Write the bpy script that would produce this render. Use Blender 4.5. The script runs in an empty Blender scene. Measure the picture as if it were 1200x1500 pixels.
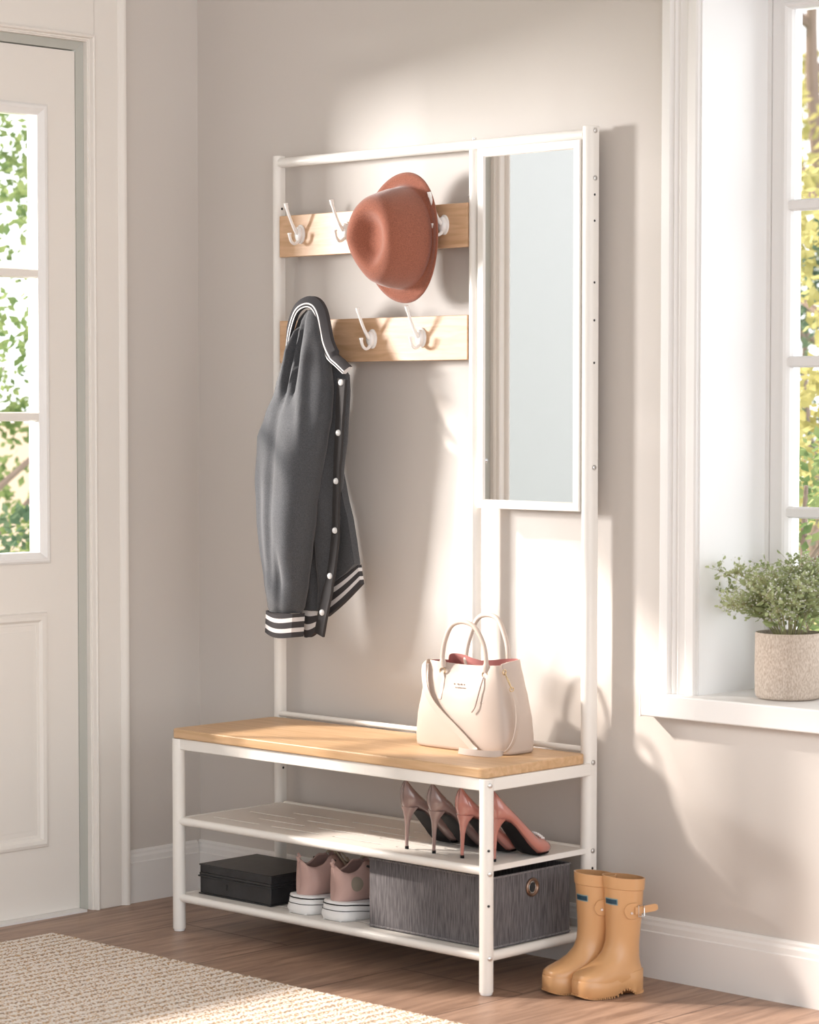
import bpy, bmesh, math, random
from mathutils import Vector, Matrix, noise as mnoise
PI = math.pi
S = bpy.context.scene
COL = S.collection

# ------------------------------------------------------------------ camera
cam_d = bpy.data.cameras.new('camera')
cam = bpy.data.objects.new('camera', cam_d); COL.objects.link(cam); S.camera = cam
CAM = Vector((4.5259, -4.286, 1.2065)); YAW = .7656; PITCH = -.0492
cam.location = CAM
cam.rotation_euler = (PI/2 + PITCH, 0, YAW)
cam_d.sensor_fit = 'AUTO'; cam_d.sensor_width = 36
cam_d.lens = 3833.58*36/1500
cam_d.shift_x = 4.1/1500; cam_d.shift_y = 35.0/1500
cam_d.clip_end = 200
cam_d.dof.use_dof = True; cam_d.dof.focus_distance = 6.15; cam_d.dof.aperture_fstop = 6

# ------------------------------------------------------------------ light
W = bpy.data.worlds.new('world'); S.world = W; W.use_nodes = True
bg = W.node_tree.nodes['Background']
bg.inputs[0].default_value = (.97, .985, 1.0, 1)
# sky light all round, extra strength added towards +x to lift the left wall
_nt = W.node_tree; _tc = _nt.nodes.new('ShaderNodeTexCoord'); _sp = _nt.nodes.new('ShaderNodeSeparateXYZ')
_mr = _nt.nodes.new('ShaderNodeMapRange'); _mr.inputs['From Min'].default_value = -.1; _mr.inputs['From Max'].default_value = 1.0
_mr.inputs['To Min'].default_value = .44; _mr.inputs['To Max'].default_value = 2.75; _mr.interpolation_type = 'SMOOTHSTEP'
_nt.links.new(_tc.outputs['Generated'], _sp.inputs[0]); _nt.links.new(_sp.outputs['X'], _mr.inputs['Value']); 
_mb = _nt.nodes.new('ShaderNodeMapRange'); _mb.inputs['From Min'].default_value = .05; _mb.inputs['From Max'].default_value = .35
_mb.inputs['To Min'].default_value = 0; _mb.inputs['To Max'].default_value = 1.7       # the bright sky behind the house
_ad = _nt.nodes.new('ShaderNodeMath'); _ad.operation = 'ADD'; _nt.links.new(_sp.outputs['Y'], _mb.inputs['Value'])
_nt.links.new(_mr.outputs[0], _ad.inputs[0]); _nt.links.new(_mb.outputs[0], _ad.inputs[1]); _nt.links.new(_ad.outputs[0], bg.inputs[1])
sun_d = bpy.data.lights.new('sun', 'SUN'); sun = bpy.data.objects.new('sun', sun_d); COL.objects.link(sun)
sun_d.energy = 7.8; sun_d.color = (1.0, .90, .81); sun_d.angle = math.radians(3.2)
sun.rotation_euler = Vector((1.6, 1.067, -1.25)).to_track_quat('-Z', 'Y').to_euler()
sun.location = (-3, -2, 3)
key_d = bpy.data.lights.new('sky_glow_lamp', 'AREA'); key = bpy.data.objects.new('sky_glow_lamp', key_d); COL.objects.link(key)  # area lamp put outdoors in place of low sky glow
key_d.shape = 'SQUARE'; key_d.size = 1.0; key_d.energy = 730; key_d.color = (1.0, .975, .95)
key.location = (-4.0, -3.6, 1.85)
key.rotation_euler = (Vector((.6, 0, 1.3)) - key.location).to_track_quat('-Z', 'Y').to_euler()
S.view_settings.view_transform = 'Standard'; S.view_settings.look = 'None'
S.view_settings.exposure = 0.0; S.view_settings.gamma = 1.0; S.view_settings.use_curve_mapping = False
S.cycles.max_bounces = 8; S.cycles.diffuse_bounces = 5; S.cycles.transparent_max_bounces = 12
S.cycles.use_denoising = True

# ------------------------------------------------------------------ materials
def mat(name, col, rough=.5, metal=0, coat=0, bump=None, var=None, spec=.5, trans=0, sheen=0):
    m = bpy.data.materials.new(name); m.use_nodes = True
    nt = m.node_tree; b = nt.nodes['Principled BSDF']
    b.inputs['Base Color'].default_value = (*col, 1); b.inputs['Roughness'].default_value = rough
    b.inputs['Metallic'].default_value = metal; b.inputs['Coat Weight'].default_value = coat
    b.inputs['Coat Roughness'].default_value = .05
    b.inputs['Specular IOR Level'].default_value = spec
    b.inputs['Sheen Weight'].default_value = sheen
    tc = nt.nodes.new('ShaderNodeTexCoord')
    if var:                                   # (scale, amount, stretch)
        mp = nt.nodes.new('ShaderNodeMapping'); mp.inputs['Scale'].default_value = var[2] if len(var) > 2 else (1, 1, 1)
        n = nt.nodes.new('ShaderNodeTexNoise'); n.inputs['Scale'].default_value = var[0]; n.inputs['Detail'].default_value = 5
        nt.links.new(tc.outputs['Object'], mp.inputs[0]); nt.links.new(mp.outputs[0], n.inputs['Vector'])
        r = nt.nodes.new('ShaderNodeValToRGB'); a = var[1]
        r.color_ramp.elements[0].position = .3; r.color_ramp.elements[1].position = .7
        r.color_ramp.elements[0].color = (*[c*(1-a) for c in col], 1)
        r.color_ramp.elements[1].color = (*[min(1, c*(1+a)) for c in col], 1)
        nt.links.new(n.outputs['Fac'], r.inputs[0]); nt.links.new(r.outputs[0], b.inputs['Base Color'])
    if bump:                                  # (scale, strength, distance)
        n2 = nt.nodes.new('ShaderNodeTexNoise'); n2.inputs['Scale'].default_value = bump[0]; n2.inputs['Detail'].default_value = 3
        nt.links.new(tc.outputs['Object'], n2.inputs['Vector'])
        bp = nt.nodes.new('ShaderNodeBump'); bp.inputs['Strength'].default_value = bump[1]; bp.inputs['Distance'].default_value = bump[2]
        nt.links.new(n2.outputs['Fac'], bp.inputs['Height']); nt.links.new(bp.outputs[0], b.inputs['Normal'])
    return m

def wood(name, c1, c2, stretch, scale=14, rough=.45):
    m = bpy.data.materials.new(name); m.use_nodes = True
    nt = m.node_tree; b = nt.nodes['Principled BSDF']; b.inputs['Roughness'].default_value = rough
    L = nt.links.new; N = nt.nodes.new
    tc = N('ShaderNodeTexCoord'); mp = N('ShaderNodeMapping'); mp.inputs['Scale'].default_value = stretch
    L(tc.outputs['Object'], mp.inputs[0])
    n = N('ShaderNodeTexNoise'); n.inputs['Scale'].default_value = scale; n.inputs['Detail'].default_value = 8; n.inputs['Distortion'].default_value = .6
    L(mp.outputs[0], n.inputs['Vector'])
    r = N('ShaderNodeValToRGB'); r.color_ramp.elements[0].color = (*c1, 1); r.color_ramp.elements[1].color = (*c2, 1)
    r.color_ramp.elements[0].position = .33; r.color_ramp.elements[1].position = .66
    L(n.outputs['Fac'], r.inputs[0]); L(r.outputs[0], b.inputs['Base Color'])
    bp = N('ShaderNodeBump'); bp.inputs['Strength'].default_value = .15; bp.inputs['Distance'].default_value = .0008
    L(n.outputs['Fac'], bp.inputs['Height']); L(bp.outputs[0], b.inputs['Normal'])
    return m

def floor_material():
    m = bpy.data.materials.new('floor_planks'); m.use_nodes = True
    nt = m.node_tree; b = nt.nodes['Principled BSDF']; L = nt.links.new; N = nt.nodes.new
    b.inputs['Roughness'].default_value = .42
    tc = N('ShaderNodeTexCoord'); sp = N('ShaderNodeSeparateXYZ'); L(tc.outputs['Object'], sp.inputs[0])
    ax = N('ShaderNodeMath'); ax.operation = 'ADD'; ax.inputs[1].default_value = -.65 + .352*30; L(sp.outputs['X'], ax.inputs[0])
    ay = N('ShaderNodeMath'); ay.operation = 'ADD'; ay.inputs[1].default_value = 30.1; L(sp.outputs['Y'], ay.inputs[0])
    cb = N('ShaderNodeCombineXYZ'); L(ay.outputs[0], cb.inputs[0]); L(ax.outputs[0], cb.inputs[1])
    br = N('ShaderNodeTexBrick'); L(cb.outputs[0], br.inputs['Vector'])
    br.inputs['Scale'].default_value = 1; br.inputs['Brick Width'].default_value = 1.45; br.inputs['Row Height'].default_value = .352
    br.inputs['Mortar Size'].default_value = .0024; br.inputs['Mortar Smooth'].default_value = .2; br.offset = .43
    br.inputs['Color1'].default_value = (.42, .285, .215, 1); br.inputs['Color2'].default_value = (.33, .215, .155, 1)
    br.inputs['Mortar'].default_value = (.13, .08, .06, 1)
    mp = N('ShaderNodeMapping'); mp.inputs['Scale'].default_value = (11, 1.1, 1); L(tc.outputs['Object'], mp.inputs[0])
    n = N('ShaderNodeTexNoise'); n.inputs['Scale'].default_value = 3.2; n.inputs['Detail'].default_value = 9; n.inputs['Roughness'].default_value = .62
    n.inputs['Distortion'].default_value = 1.0; L(mp.outputs[0], n.inputs['Vector'])
    r = N('ShaderNodeValToRGB'); r.color_ramp.elements[0].position = .30; r.color_ramp.elements[1].position = .62
    r.color_ramp.elements[0].color = (.42, .36, .33, 1); r.color_ramp.elements[1].color = (1.12, 1.10, 1.08, 1)
    L(n.outputs['Fac'], r.inputs[0])
    mx = N('ShaderNodeMix'); mx.data_type = 'RGBA'; mx.blend_type = 'MULTIPLY'; mx.inputs[0].default_value = .85
    L(br.outputs['Color'], mx.inputs[6]); L(r.outputs[0], mx.inputs[7]); L(mx.outputs[2], b.inputs['Base Color'])
    bp = N('ShaderNodeBump'); bp.inputs['Strength'].default_value = .3; bp.inputs['Distance'].default_value = .001
    sb = N('ShaderNodeMath'); sb.operation = 'SUBTRACT'; L(n.outputs['Fac'], sb.inputs[0]); L(br.outputs['Fac'], sb.inputs[1])
    L(sb.outputs[0], bp.inputs['Height']); L(bp.outputs[0], b.inputs['Normal'])
    return m

def rug_material():
    m = bpy.data.materials.new('rug_wool'); m.use_nodes = True
    nt = m.node_tree; b = nt.nodes['Principled BSDF']; L = nt.links.new; N = nt.nodes.new
    b.inputs['Roughness'].default_value = .95; b.inputs['Specular IOR Level'].default_value = .1
    tc = N('ShaderNodeTexCoord'); sp = N('ShaderNodeSeparateXYZ'); L(tc.outputs['Object'], sp.inputs[0])
    w = N('ShaderNodeMath'); w.operation = 'MULTIPLY'; w.inputs[1].default_value = 2*PI/.030; L(sp.outputs['X'], w.inputs[0])
    sn = N('ShaderNodeMath'); sn.operation = 'SINE'; L(w.outputs[0], sn.inputs[0])
    sc = N('ShaderNodeMath'); sc.operation = 'MULTIPLY'; sc.inputs[1].default_value = .085; L(sn.outputs[0], sc.inputs[0])
    mp = N('ShaderNodeMapping'); mp.inputs['Scale'].default_value = (1.6, 1, 1); L(tc.outputs['Object'], mp.inputs[0])
    n = N('ShaderNodeTexNoise'); n.inputs['Scale'].default_value = 150; n.inputs['Detail'].default_value = 2; L(mp.outputs[0], n.inputs['Vector'])
    ad = N('ShaderNodeMath'); ad.operation = 'ADD'; L(n.outputs['Fac'], ad.inputs[0]); L(sc.outputs[0], ad.inputs[1])
    r = N('ShaderNodeValToRGB'); e = r.color_ramp.elements
    e[0].position = .0; e[0].color = (.84, .81, .78, 1); e[1].position = .52; e[1].color = (.78, .73, .68, 1)
    k = e.new(.55); k.color = (.66, .42, .20, 1); k = e.new(.60); k.color = (.46, .31, .19, 1); k = e.new(.68); k.color = (.30, .24, .20, 1)
    L(ad.outputs[0], r.inputs[0]); L(r.outputs[0], b.inputs['Base Color'])
    n3 = N('ShaderNodeTexNoise'); n3.inputs['Scale'].default_value = 260; L(tc.outputs['Object'], n3.inputs['Vector'])
    bp = N('ShaderNodeBump'); bp.inputs['Strength'].default_value = .7; bp.inputs['Distance'].default_value = .002
    L(n3.outputs['Fac'], bp.inputs['Height']); L(bp.outputs[0], b.inputs['Normal'])
    return m

def ribbed_material(name, c1, c2, axis_scale=(150, 150, 1), rough=.9):
    m = bpy.data.materials.new(name); m.use_nodes = True
    nt = m.node_tree; b = nt.nodes['Principled BSDF']; L = nt.links.new; N = nt.nodes.new
    b.inputs['Roughness'].default_value = rough; b.inputs['Specular IOR Level'].default_value = .2
    tc = N('ShaderNodeTexCoord'); mp = N('ShaderNodeMapping'); mp.inputs['Scale'].default_value = axis_scale
    L(tc.outputs['Object'], mp.inputs[0])
    n = N('ShaderNodeTexNoise'); n.inputs['Scale'].default_value = 1; n.inputs['Detail'].default_value = 3; L(mp.outputs[0], n.inputs['Vector'])
    r = N('ShaderNodeValToRGB'); r.color_ramp.elements[0].position = .38; r.color_ramp.elements[1].position = .62
    r.color_ramp.elements[0].color = (*c1, 1); r.color_ramp.elements[1].color = (*c2, 1)
    L(n.outputs['Fac'], r.inputs[0]); L(r.outputs[0], b.inputs['Base Color'])
    bp = N('ShaderNodeBump'); bp.inputs['Strength'].default_value = .5; bp.inputs['Distance'].default_value = .0015
    L(n.outputs['Fac'], bp.inputs['Height']); L(bp.outputs[0], b.inputs['Normal'])
    return m

def glass_material():
    m = bpy.data.materials.new('window_glass'); m.use_nodes = True
    nt = m.node_tree; nt.nodes.clear(); N = nt.nodes.new; L = nt.links.new
    o = N('ShaderNodeOutputMaterial'); t = N('ShaderNodeBsdfTransparent'); g = N('ShaderNodeBsdfGlossy')
    g.inputs['Roughness'].default_value = .02; fr = N('ShaderNodeFresnel'); fr.inputs[0].default_value = 1.25
    mx = N('ShaderNodeMixShader'); L(fr.outputs[0], mx.inputs[0]); L(t.outputs[0], mx.inputs[1]); L(g.outputs[0], mx.inputs[2])
    L(mx.outputs[0], o.inputs[0]); return m

def leaf_material(name, c1, c2):
    m = bpy.data.materials.new(name); m.use_nodes = True
    nt = m.node_tree; nt.nodes.clear(); N = nt.nodes.new; L = nt.links.new
    o = N('ShaderNodeOutputMaterial'); d = N('ShaderNodeBsdfDiffuse'); t = N('ShaderNodeBsdfTranslucent'); mx = N('ShaderNodeMixShader'); mx.inputs[0].default_value = .45
    tc = N('ShaderNodeTexCoord'); n = N('ShaderNodeTexNoise'); n.inputs['Scale'].default_value = 9; L(tc.outputs['Object'], n.inputs['Vector'])
    r = N('ShaderNodeValToRGB'); r.color_ramp.elements[0].position = .35; r.color_ramp.elements[1].position = .65
    r.color_ramp.elements[0].color = (*c1, 1); r.color_ramp.elements[1].color = (*c2, 1); L(n.outputs['Fac'], r.inputs[0])
    L(r.outputs[0], d.inputs[0]); L(r.outputs[0], t.inputs[0]); L(d.outputs[0], mx.inputs[1]); L(t.outputs[0], mx.inputs[2]); L(mx.outputs[0], o.inputs[0])
    return m

M = {
 'wall': mat('wall_greige', (.62, .58, .545), .85, bump=(220, .12, .0006)),
 'ceiling': mat('ceiling_white', (.82, .81, .79), .9),
 'trim': mat('trim_white', (.80, .785, .77), .45),
 'door': mat('door_paint', (.80, .765, .72), .45),
 'revealw': mat('reveal_white', (.86, .86, .86), .6),
 'floor': floor_material(), 'rug': rug_material(),
 'metal': mat('white_powder_coat', (.84, .815, .775), .35),
 'shelf': mat('white_shelf_sheet', (.80, .765, .72), .45),
 'hookm': mat('white_enamel', (.86, .85, .84), .15, coat=.5),
 'screw': mat('screw_steel', (.62, .61, .60), .3, 1),
 'hole': mat('screw_hole', (.02, .02, .02), .8),
 'board': wood('oak_board', (.56, .34, .19), (.70, .46, .285), (1.6, 20, 14), 6),
 'bench': wood('oak_seat', (.53, .33, .17), (.65, .43, .25), (1.2, 16, 16), 5),
 'mirror': mat('mirror_glass', (.93, .93, .93), .0, 1),
 'glass': glass_material(),
 'felt': mat('terracotta_felt', (.29, .102, .064), .95, bump=(500, .4, .0008), var=(420, .22), sheen=.4, spec=.1),
 'coat': mat('charcoal_wool', (.066, .068, .074), .95, bump=(700, .35, .0006), var=(500, .28), sheen=.25, spec=.1),
 'coatd': mat('charcoal_lining', (.045, .042, .042), .95, spec=.1),
 'rib': mat('ribbed_knit', (.055, .052, .055), .95, bump=(500, .4, .0006), spec=.1),
 'ribw': mat('white_knit_stripe', (.62, .60, .60), .9),
 'snap': mat('snap_white', (.58, .57, .56), .3),
 'leather': mat('cream_leather', (.52, .43, .375), .42, bump=(600, .08, .0004)),
 'leatherd': mat('leather_edge', (.30, .22, .19), .6),
 'lining': mat('rose_lining', (.42, .155, .14), .7),
 'gold': mat('pale_gold', (.75, .58, .36), .25, 1),
 'emboss': mat('embossed_grey', (.52, .45, .41), .5),
 'taupe': mat('taupe_patent', (.25, .165, .15), .08, coat=1),
 'pink': mat('rose_patent', (.47, .19, .155), .08, coat=1),
 'black': mat('black_sole', (.008, .007, .008), .6, spec=.15),
 'crystal': mat('crystal', (.85, .83, .83), .1),
 'sneak': mat('dusty_pink_canvas', (.50, .335, .30), .75, bump=(500, .15, .0005), var=(20, .05)),
 'sneakin': mat('dusty_pink_inside', (.36, .22, .205), .85),
 'sneakp': mat('olive_patch', (.29, .25, .20), .8),
 'rubber': mat('white_rubber', (.80, .80, .80), .5),
 'lace': mat('khaki_lace', (.36, .30, .22), .9),
 'boxfab': ribbed_material('grey_woven', (.085, .08, .085), (.17, .158, .165), (420, 420, 24)),
 'blackbox': mat('black_card', (.022, .022, .024), .38, bump=(90, .3, .0012), var=(40, .3)),
 'boot': mat('tan_rubber', (.63, .355, .165), .32, coat=.25),
 'bootin': mat('tan_rubber_inside', (.46, .25, .11), .7),
 'navy': mat('navy_badge', (.012, .05, .085), .5),
 'badgeg': mat('badge_border', (.22, .36, .38), .5),
 'chrome': mat('chrome', (.75, .74, .73), .12, 1),
 'pot': ribbed_material('beige_textured_pot', (.46, .37, .30), (.66, .575, .50), (520, 520, 170), .85),
 'soil': mat('soil', (.06, .045, .035), .95),
 'leafg': leaf_material('herb_leaf', (.30, .36, .17), (.55, .60, .36)),
 'stem': mat('herb_stem', (.32, .30, .15), .8),
 'flower': mat('white_floret', (.85, .85, .80), .7),
 'tree1': leaf_material('tree_leaf_green', (.12, .19, .07), (.32, .38, .16)),
 'tree2': leaf_material('tree_leaf_yellow', (.36, .33, .12), (.60, .55, .25)),
 'tree3': leaf_material('tree_leaf_dark', (.06, .11, .07), (.17, .23, .14)),
 'bark': mat('bark', (.22, .16, .13), .9, bump=(30, .5, .01)),
 'grass': mat('grass', (.22, .28, .12), .95, var=(6, .3)),
 'render': mat('pale_backdrop', (.37, .37, .37), .9),
 'terrace': mat('pink_masonry', (.70, .55, .47), .9),
}

# ------------------------------------------------------------------ mesh builder
class MB:
    def __init__(s): s.v = []; s.f = []; s.m = []
    def add(s, vs, fs, mi=0):
        o = len(s.v); s.v += [tuple(p) for p in vs]
        for f in fs: s.f.append(tuple(o+i for i in f)); s.m.append(mi)
        return s
    def box(s, a, b, mi=0):
        x0, y0, z0 = a; x1, y1, z1 = b
        x0, x1 = sorted((x0, x1)); y0, y1 = sorted((y0, y1)); z0, z1 = sorted((z0, z1))
        return s.add([(x0,y0,z0),(x1,y0,z0),(x1,y1,z0),(x0,y1,z0),(x0,y0,z1),(x1,y0,z1),(x1,y1,z1),(x0,y1,z1)],
              [(0,3,2,1),(4,5,6,7),(0,1,5,4),(1,2,6,5),(2,3,7,6),(3,0,4,7)], mi)
    def loft(s, rings, cap=True, mi=0, closed=True, ms=None):
        n = len(rings[0]); o = len(s.v)
        for r in rings: s.v += [tuple(p) for p in r]
        for i in range(len(rings)-1):
            for j in range(n if closed else n-1):
                k = (j+1) % n
                s.f.append((o+i*n+j, o+i*n+k, o+(i+1)*n+k, o+(i+1)*n+j)); s.m.append(ms(i, j) if ms else mi)
        if cap and closed:
            s.f.append(tuple(o+j for j in reversed(range(n)))); s.m.append(mi if not ms else ms(0, 0))
            q = o+(len(rings)-1)*n
            s.f.append(tuple(q+j for j in range(n))); s.m.append(mi if not ms else ms(len(rings)-2, 0))
        return s
    def tube(s, pts, r, n=12, cap=True, mi=0, flat=1.0):
        pts = [Vector(p) for p in pts]; rings = []; up = None
        for i, p in enumerate(pts):
            t = (pts[min(i+1, len(pts)-1)] - pts[max(i-1, 0)]).normalized()
            if up is None: up = Vector((0,0,1)) if abs(t.z) < .9 else Vector((1,0,0))
            a = (up - t*up.dot(t)).normalized(); b = t.cross(a); up = a
            rr = r[i] if isinstance(r, (list, tuple)) else r
            rings.append([p + a*(rr*math.cos(2*PI*k/n)) + b*(rr*flat*math.sin(2*PI*k/n)) for k in range(n)])
        return s.loft(rings, cap, mi)
    def lathe(s, prof, c=(0,0,0), n=32, cap=False, mi=0):
        return s.loft([[(c[0]+r*math.cos(2*PI*k/n), c[1]+r*math.sin(2*PI*k/n), c[2]+z) for k in range(n)] for r, z in prof], cap, mi)
    def prism(s, poly, fn, t0, t1, mi=0):
        a = [fn(u, v, t0) for u, v in poly]; b = [fn(u, v, t1) for u, v in poly]
        return s.loft([a, b], True, mi)
    def frame(s, fn, u0, v0, u1, v1, prof, mi=0):
        """mitred moulding: prof = [(inset, height)...] open profile swept round a rectangle"""
        rings = []
        for ins, h in prof:
            rings.append([fn(u0+ins, v0+ins, h), fn(u1-ins, v0+ins, h), fn(u1-ins, v1-ins, h), fn(u0+ins, v1-ins, h)])
        return s.loft(rings, False, mi)
    def ribbon(s, pts, wid, th=.002, mi=0):
        """strap: pts = [(point, width direction)], wid = width"""
        rings = []
        P = [Vector(p) for p, _ in pts]
        for i, (p, w) in enumerate(pts):
            t = (P[min(i+1, len(P)-1)] - P[max(i-1, 0)]).normalized(); w = Vector(w); w = (w - t*w.dot(t)).normalized()
            n = t.cross(w).normalized(); p = Vector(p)
            ww = wid[i] if isinstance(wid, (list, tuple)) else wid
            rings.append([p+w*ww/2+n*th/2, p-w*ww/2+n*th/2, p-w*ww/2-n*th/2, p+w*ww/2-n*th/2])
        return s.loft(rings, True, mi)
    def build(s, name, mats, parent=None, bevel=0, smooth=40, seg=2, sub=0, solid=0):
        me = bpy.data.meshes.new(name); me.from_pydata(s.v, [], s.f)
        if not isinstance(mats, (list, tuple)): mats = [mats]
        for m in mats: me.materials.append(m)
        for p, i in zip(me.polygons, s.m): p.material_index = i
        bm = bmesh.new(); bm.from_mesh(me); bmesh.ops.remove_doubles(bm, verts=bm.verts, dist=1e-6)
        bmesh.ops.recalc_face_normals(bm, faces=bm.faces); bm.to_mesh(me); bm.free()
        if smooth:
            me.shade_smooth()
            if smooth < 180: me.set_sharp_from_angle(angle=math.radians(smooth))
        o = bpy.data.objects.new(name, me); COL.objects.link(o)
        if parent: o.parent = parent
        if solid:
            d = o.modifiers.new('solid', 'SOLIDIFY'); d.thickness = solid; d.offset = -1
        if bevel:
            d = o.modifiers.new('bevel', 'BEVEL'); d.width = bevel; d.segments = seg; d.limit_method = 'ANGLE'; d.angle_limit = math.radians(40)
        if sub:
            d = o.modifiers.new('sub', 'SUBSURF'); d.levels = sub; d.render_levels = sub
        return o

def thing(name, loc, rz=0, label=None, cat=None, group=None):
    o = bpy.data.objects.new(name, None); COL.objects.link(o); o.location = loc; o.rotation_euler = (0, 0, rz)
    o.empty_display_size = .05
    tag(o, label, cat, group); return o
def tag(o, label=None, cat=None, group=None, kind=None):
    if label: o['label'] = label
    if cat: o['category'] = cat
    if group: o['group'] = group
    if kind: o['kind'] = kind
    return o
def dup(root, loc, rz, label=None):
    r = root.copy(); COL.objects.link(r); r.location = loc; r.rotation_euler = (0, 0, rz)
    if label: r['label'] = label
    for ch in list(root.children):
        c = ch.copy(); COL.objects.link(c); c.parent = r
        for g in list(ch.children):
            d = g.copy(); COL.objects.link(d); d.parent = c
    return r
def interp(tab, x):
    if x <= tab[0][0]: return tab[0][1:]
    for a, b in zip(tab, tab[1:]):
        if x <= b[0]:
            t = (x-a[0])/(b[0]-a[0]); t2 = t*t*(3-2*t)*.5 + t*.5
            return tuple(p+(q-p)*t2 for p, q in zip(a[1:], b[1:]))
    return tab[-1][1:]
def catmull(pts, n=8):
    P = [Vector(p) for p in pts]; out = []
    for i in range(len(P)-1):
        p0 = P[max(i-1, 0)]; p1 = P[i]; p2 = P[i+1]; p3 = P[min(i+2, len(P)-1)]
        for k in range(n):
            t = k/n
            out.append(.5*((2*p1)+(p2-p0)*t+(2*p0-5*p1+4*p2-p3)*t*t+(3*p1-p0-3*p2+p3)*t**3))
    out.append(P[-1]); return out
def sring(cx, cy, z, a, b, n=32, e=2.5):
    """super-ellipse ring in the horizontal plane"""
    out = []
    for k in range(n):
        t = 2*PI*k/n; c, s_ = math.cos(t), math.sin(t)
        out.append((cx + a*math.copysign(abs(c)**(2/e), c), cy + b*math.copysign(abs(s_)**(2/e), s_), z))
    return out

# ================================================================== THE ROOM
YW = .042; XL = -.349
fl = MB().box((-.51, -5.6, -.12), (5.9, .35, 0)).build('floor', M['floor'], smooth=0); tag(fl, kind='structure')
w = MB()
w.box((XL, YW, 0), (1.205, YW+.30, 2.75)); w.box((1.205, YW, 0), (2.32, YW+.30, .555)); w.box((1.205, YW, 2.10), (2.32, YW+.30, 2.75))
w.box((2.32, YW, 0), (5.9, YW+.30, 2.75))
tag(w.build('wall_back', M['wall'], smooth=0), kind='structure')
w = MB(); X2 = XL-.09
w.box((X2, YW+.30, 0), (XL, -.31, 2.75)); w.box((X2, -.31, 2.085), (XL, -2.45, 2.75)); w.box((X2, -1.160, 0), (XL, -1.190, 2.085))
w.box((X2, -1.190, 0), (XL, -2.45, .765)); w.box((X2, -2.45, 0), (XL, -5.6, 2.75))
tag(w.build('wall_left', M['wall'], smooth=0), kind='structure')
tag(MB().box((-.51, -3.6, 2.75), (5.9, YW+.3, 2.85)).build('ceiling', M['ceiling'], smooth=0), kind='structure')
# dark hairline where the walls meet is real shade; baseboards
BB = [(0, 0), (.016, 0), (.016, .098), (.0135, .1005), (.0125, .112), (.0095, .118), (.009, .123), (.005, .128), (0, .128)]
b = MB().prism(BB, lambda u, v, t: (t, YW-u, v), XL, 5.9); tag(b.build('baseboard_back', M['trim'], smooth=0), kind='structure')
b = MB().prism(BB, lambda u, v, t: (XL+u, t, v), YW-.0165, -.205); tag(b.build('baseboard_left', M['trim'], smooth=0), kind='structure')
b = MB().prism(BB, lambda u, v, t: (XL+u, t, v), -1.30, -5.6); tag(b.build('baseboard_left.001', M['trim'], smooth=0), kind='structure')

# ---- door surround: flat casing, tall frieze, moulded edges
LW = lambda u, v, h: (XL+h, -u, v)            # u = distance along the left wall from y=0, v = height, h = out from wall
c = MB()
c.box(LW(.228, 0, 0), LW(.300, 2.75, .018)); c.box(LW(.300, 2.085, 0), LW(1.165, 2.75, .018)); c.box(LW(1.165, 0, 0), LW(1.190, 2.75, .018))
c.prism([(.2055, 0), (.2055, .022), (.209, .027), (.215, .0285), (.221, .026), (.224, .021), (.229, .019), (.229, 0)], lambda u, v, t: LW(u, t, v), 0, 2.75)
c.prism([(1.184, 0), (1.184, .019), (1.188, .026), (1.192, .0285), (1.197, .027), (1.199, .022), (1.199, 0)], lambda u, v, t: LW(u, t, v), 0, 2.75)
tag(c.build('trim_1', M['door'], bevel=.0008), kind='structure')
c = MB()                                       # door lining, stepped
c.frame(lambda u, v, h: LW(u, v, h), .2995, -.4, 1.1655, 2.0855, [(0, -.0), (0, .022), (.004, .024), (.008, .022), (.010, .013), (.013, .013), (.0145, .010), (.0165, .010), (.0165, -.008), (.0345, -.016), (.0345, -.09)])
tag(c.build('trim_2', M['door'], smooth=0), kind='structure')

# ---- door
d1 = bpy.data.objects.new('door_1', None); COL.objects.link(d1); d1.location = (0, 0, 0); tag(d1, kind='structure')
D0, D1 = .3370, 1.1280; G0, G1, GZ0, GZ1 = .436, 1.040, .853, 1.900; DX = -.010
def DW(u, v, h): return (XL+DX+h, -u, v)
c = MB()
c.box(DW(D0, .006, -.045), DW(G0, 2.0455, 0)); c.box(DW(G1, .006, -.045), DW(D1, 2.0455, 0))
c.box(DW(G0, GZ1, -.045), DW(G1, 2.0455, 0)); c.box(DW(G0, .006, -.045), DW(G1, GZ0, 0))
c.build('door_slab', M['door'], d1, smooth=0)
c = MB().frame(DW, G0-.014, GZ0-.014, G1+.014, GZ1+.014, [(0, 0), (.001, .006), (.006, .009), (.012, .0085), (.016, .004), (.020, .002), (.026, -.003), (.026, -.04)])
c.build('glazing_bead', M['trim'], d1, smooth=30)
c = MB()
for z in (1.519, 1.184):
    c.prism([(z-.011, -.010), (z-.008, -.003), (z+.008, -.003), (z+.011, -.010), (z+.011, -.03), (z-.011, -.03)], lambda u, v, t: DW(t, u, v), G0, G1)
c.prism([(.728, -.012), (.730, -.005), (.740, -.005), (.742, -.012), (.742, -.03), (.728, -.03)], lambda u, v, t: DW(u, t, v), GZ0, GZ1)
c.build('glazing_bars', M['door'], d1, smooth=0)
MB().box(DW(G0, GZ0, -.024), DW(G1, GZ1, -.020)).build('glass_pane', M['glass'], d1, smooth=0)
c = MB()
c.frame(DW, .432, .165, 1.055, .724, [(0, 0), (.003, .007), (.010, .0095), (.018, .008), (.024, .002), (.030, .001), (.033, -.004), (.040, -.004), (.043, .0005), (.046, .0005)])
c.build('panel_moulding', M['door'], d1, smooth=30)
c = MB(); c.box(DW(1.06, .93, 0), DW(1.10, 1.17, .006)); c.tube([DW(1.08, 1.06, .004), DW(1.08, 1.06, .05)], .009, 16)
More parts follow.
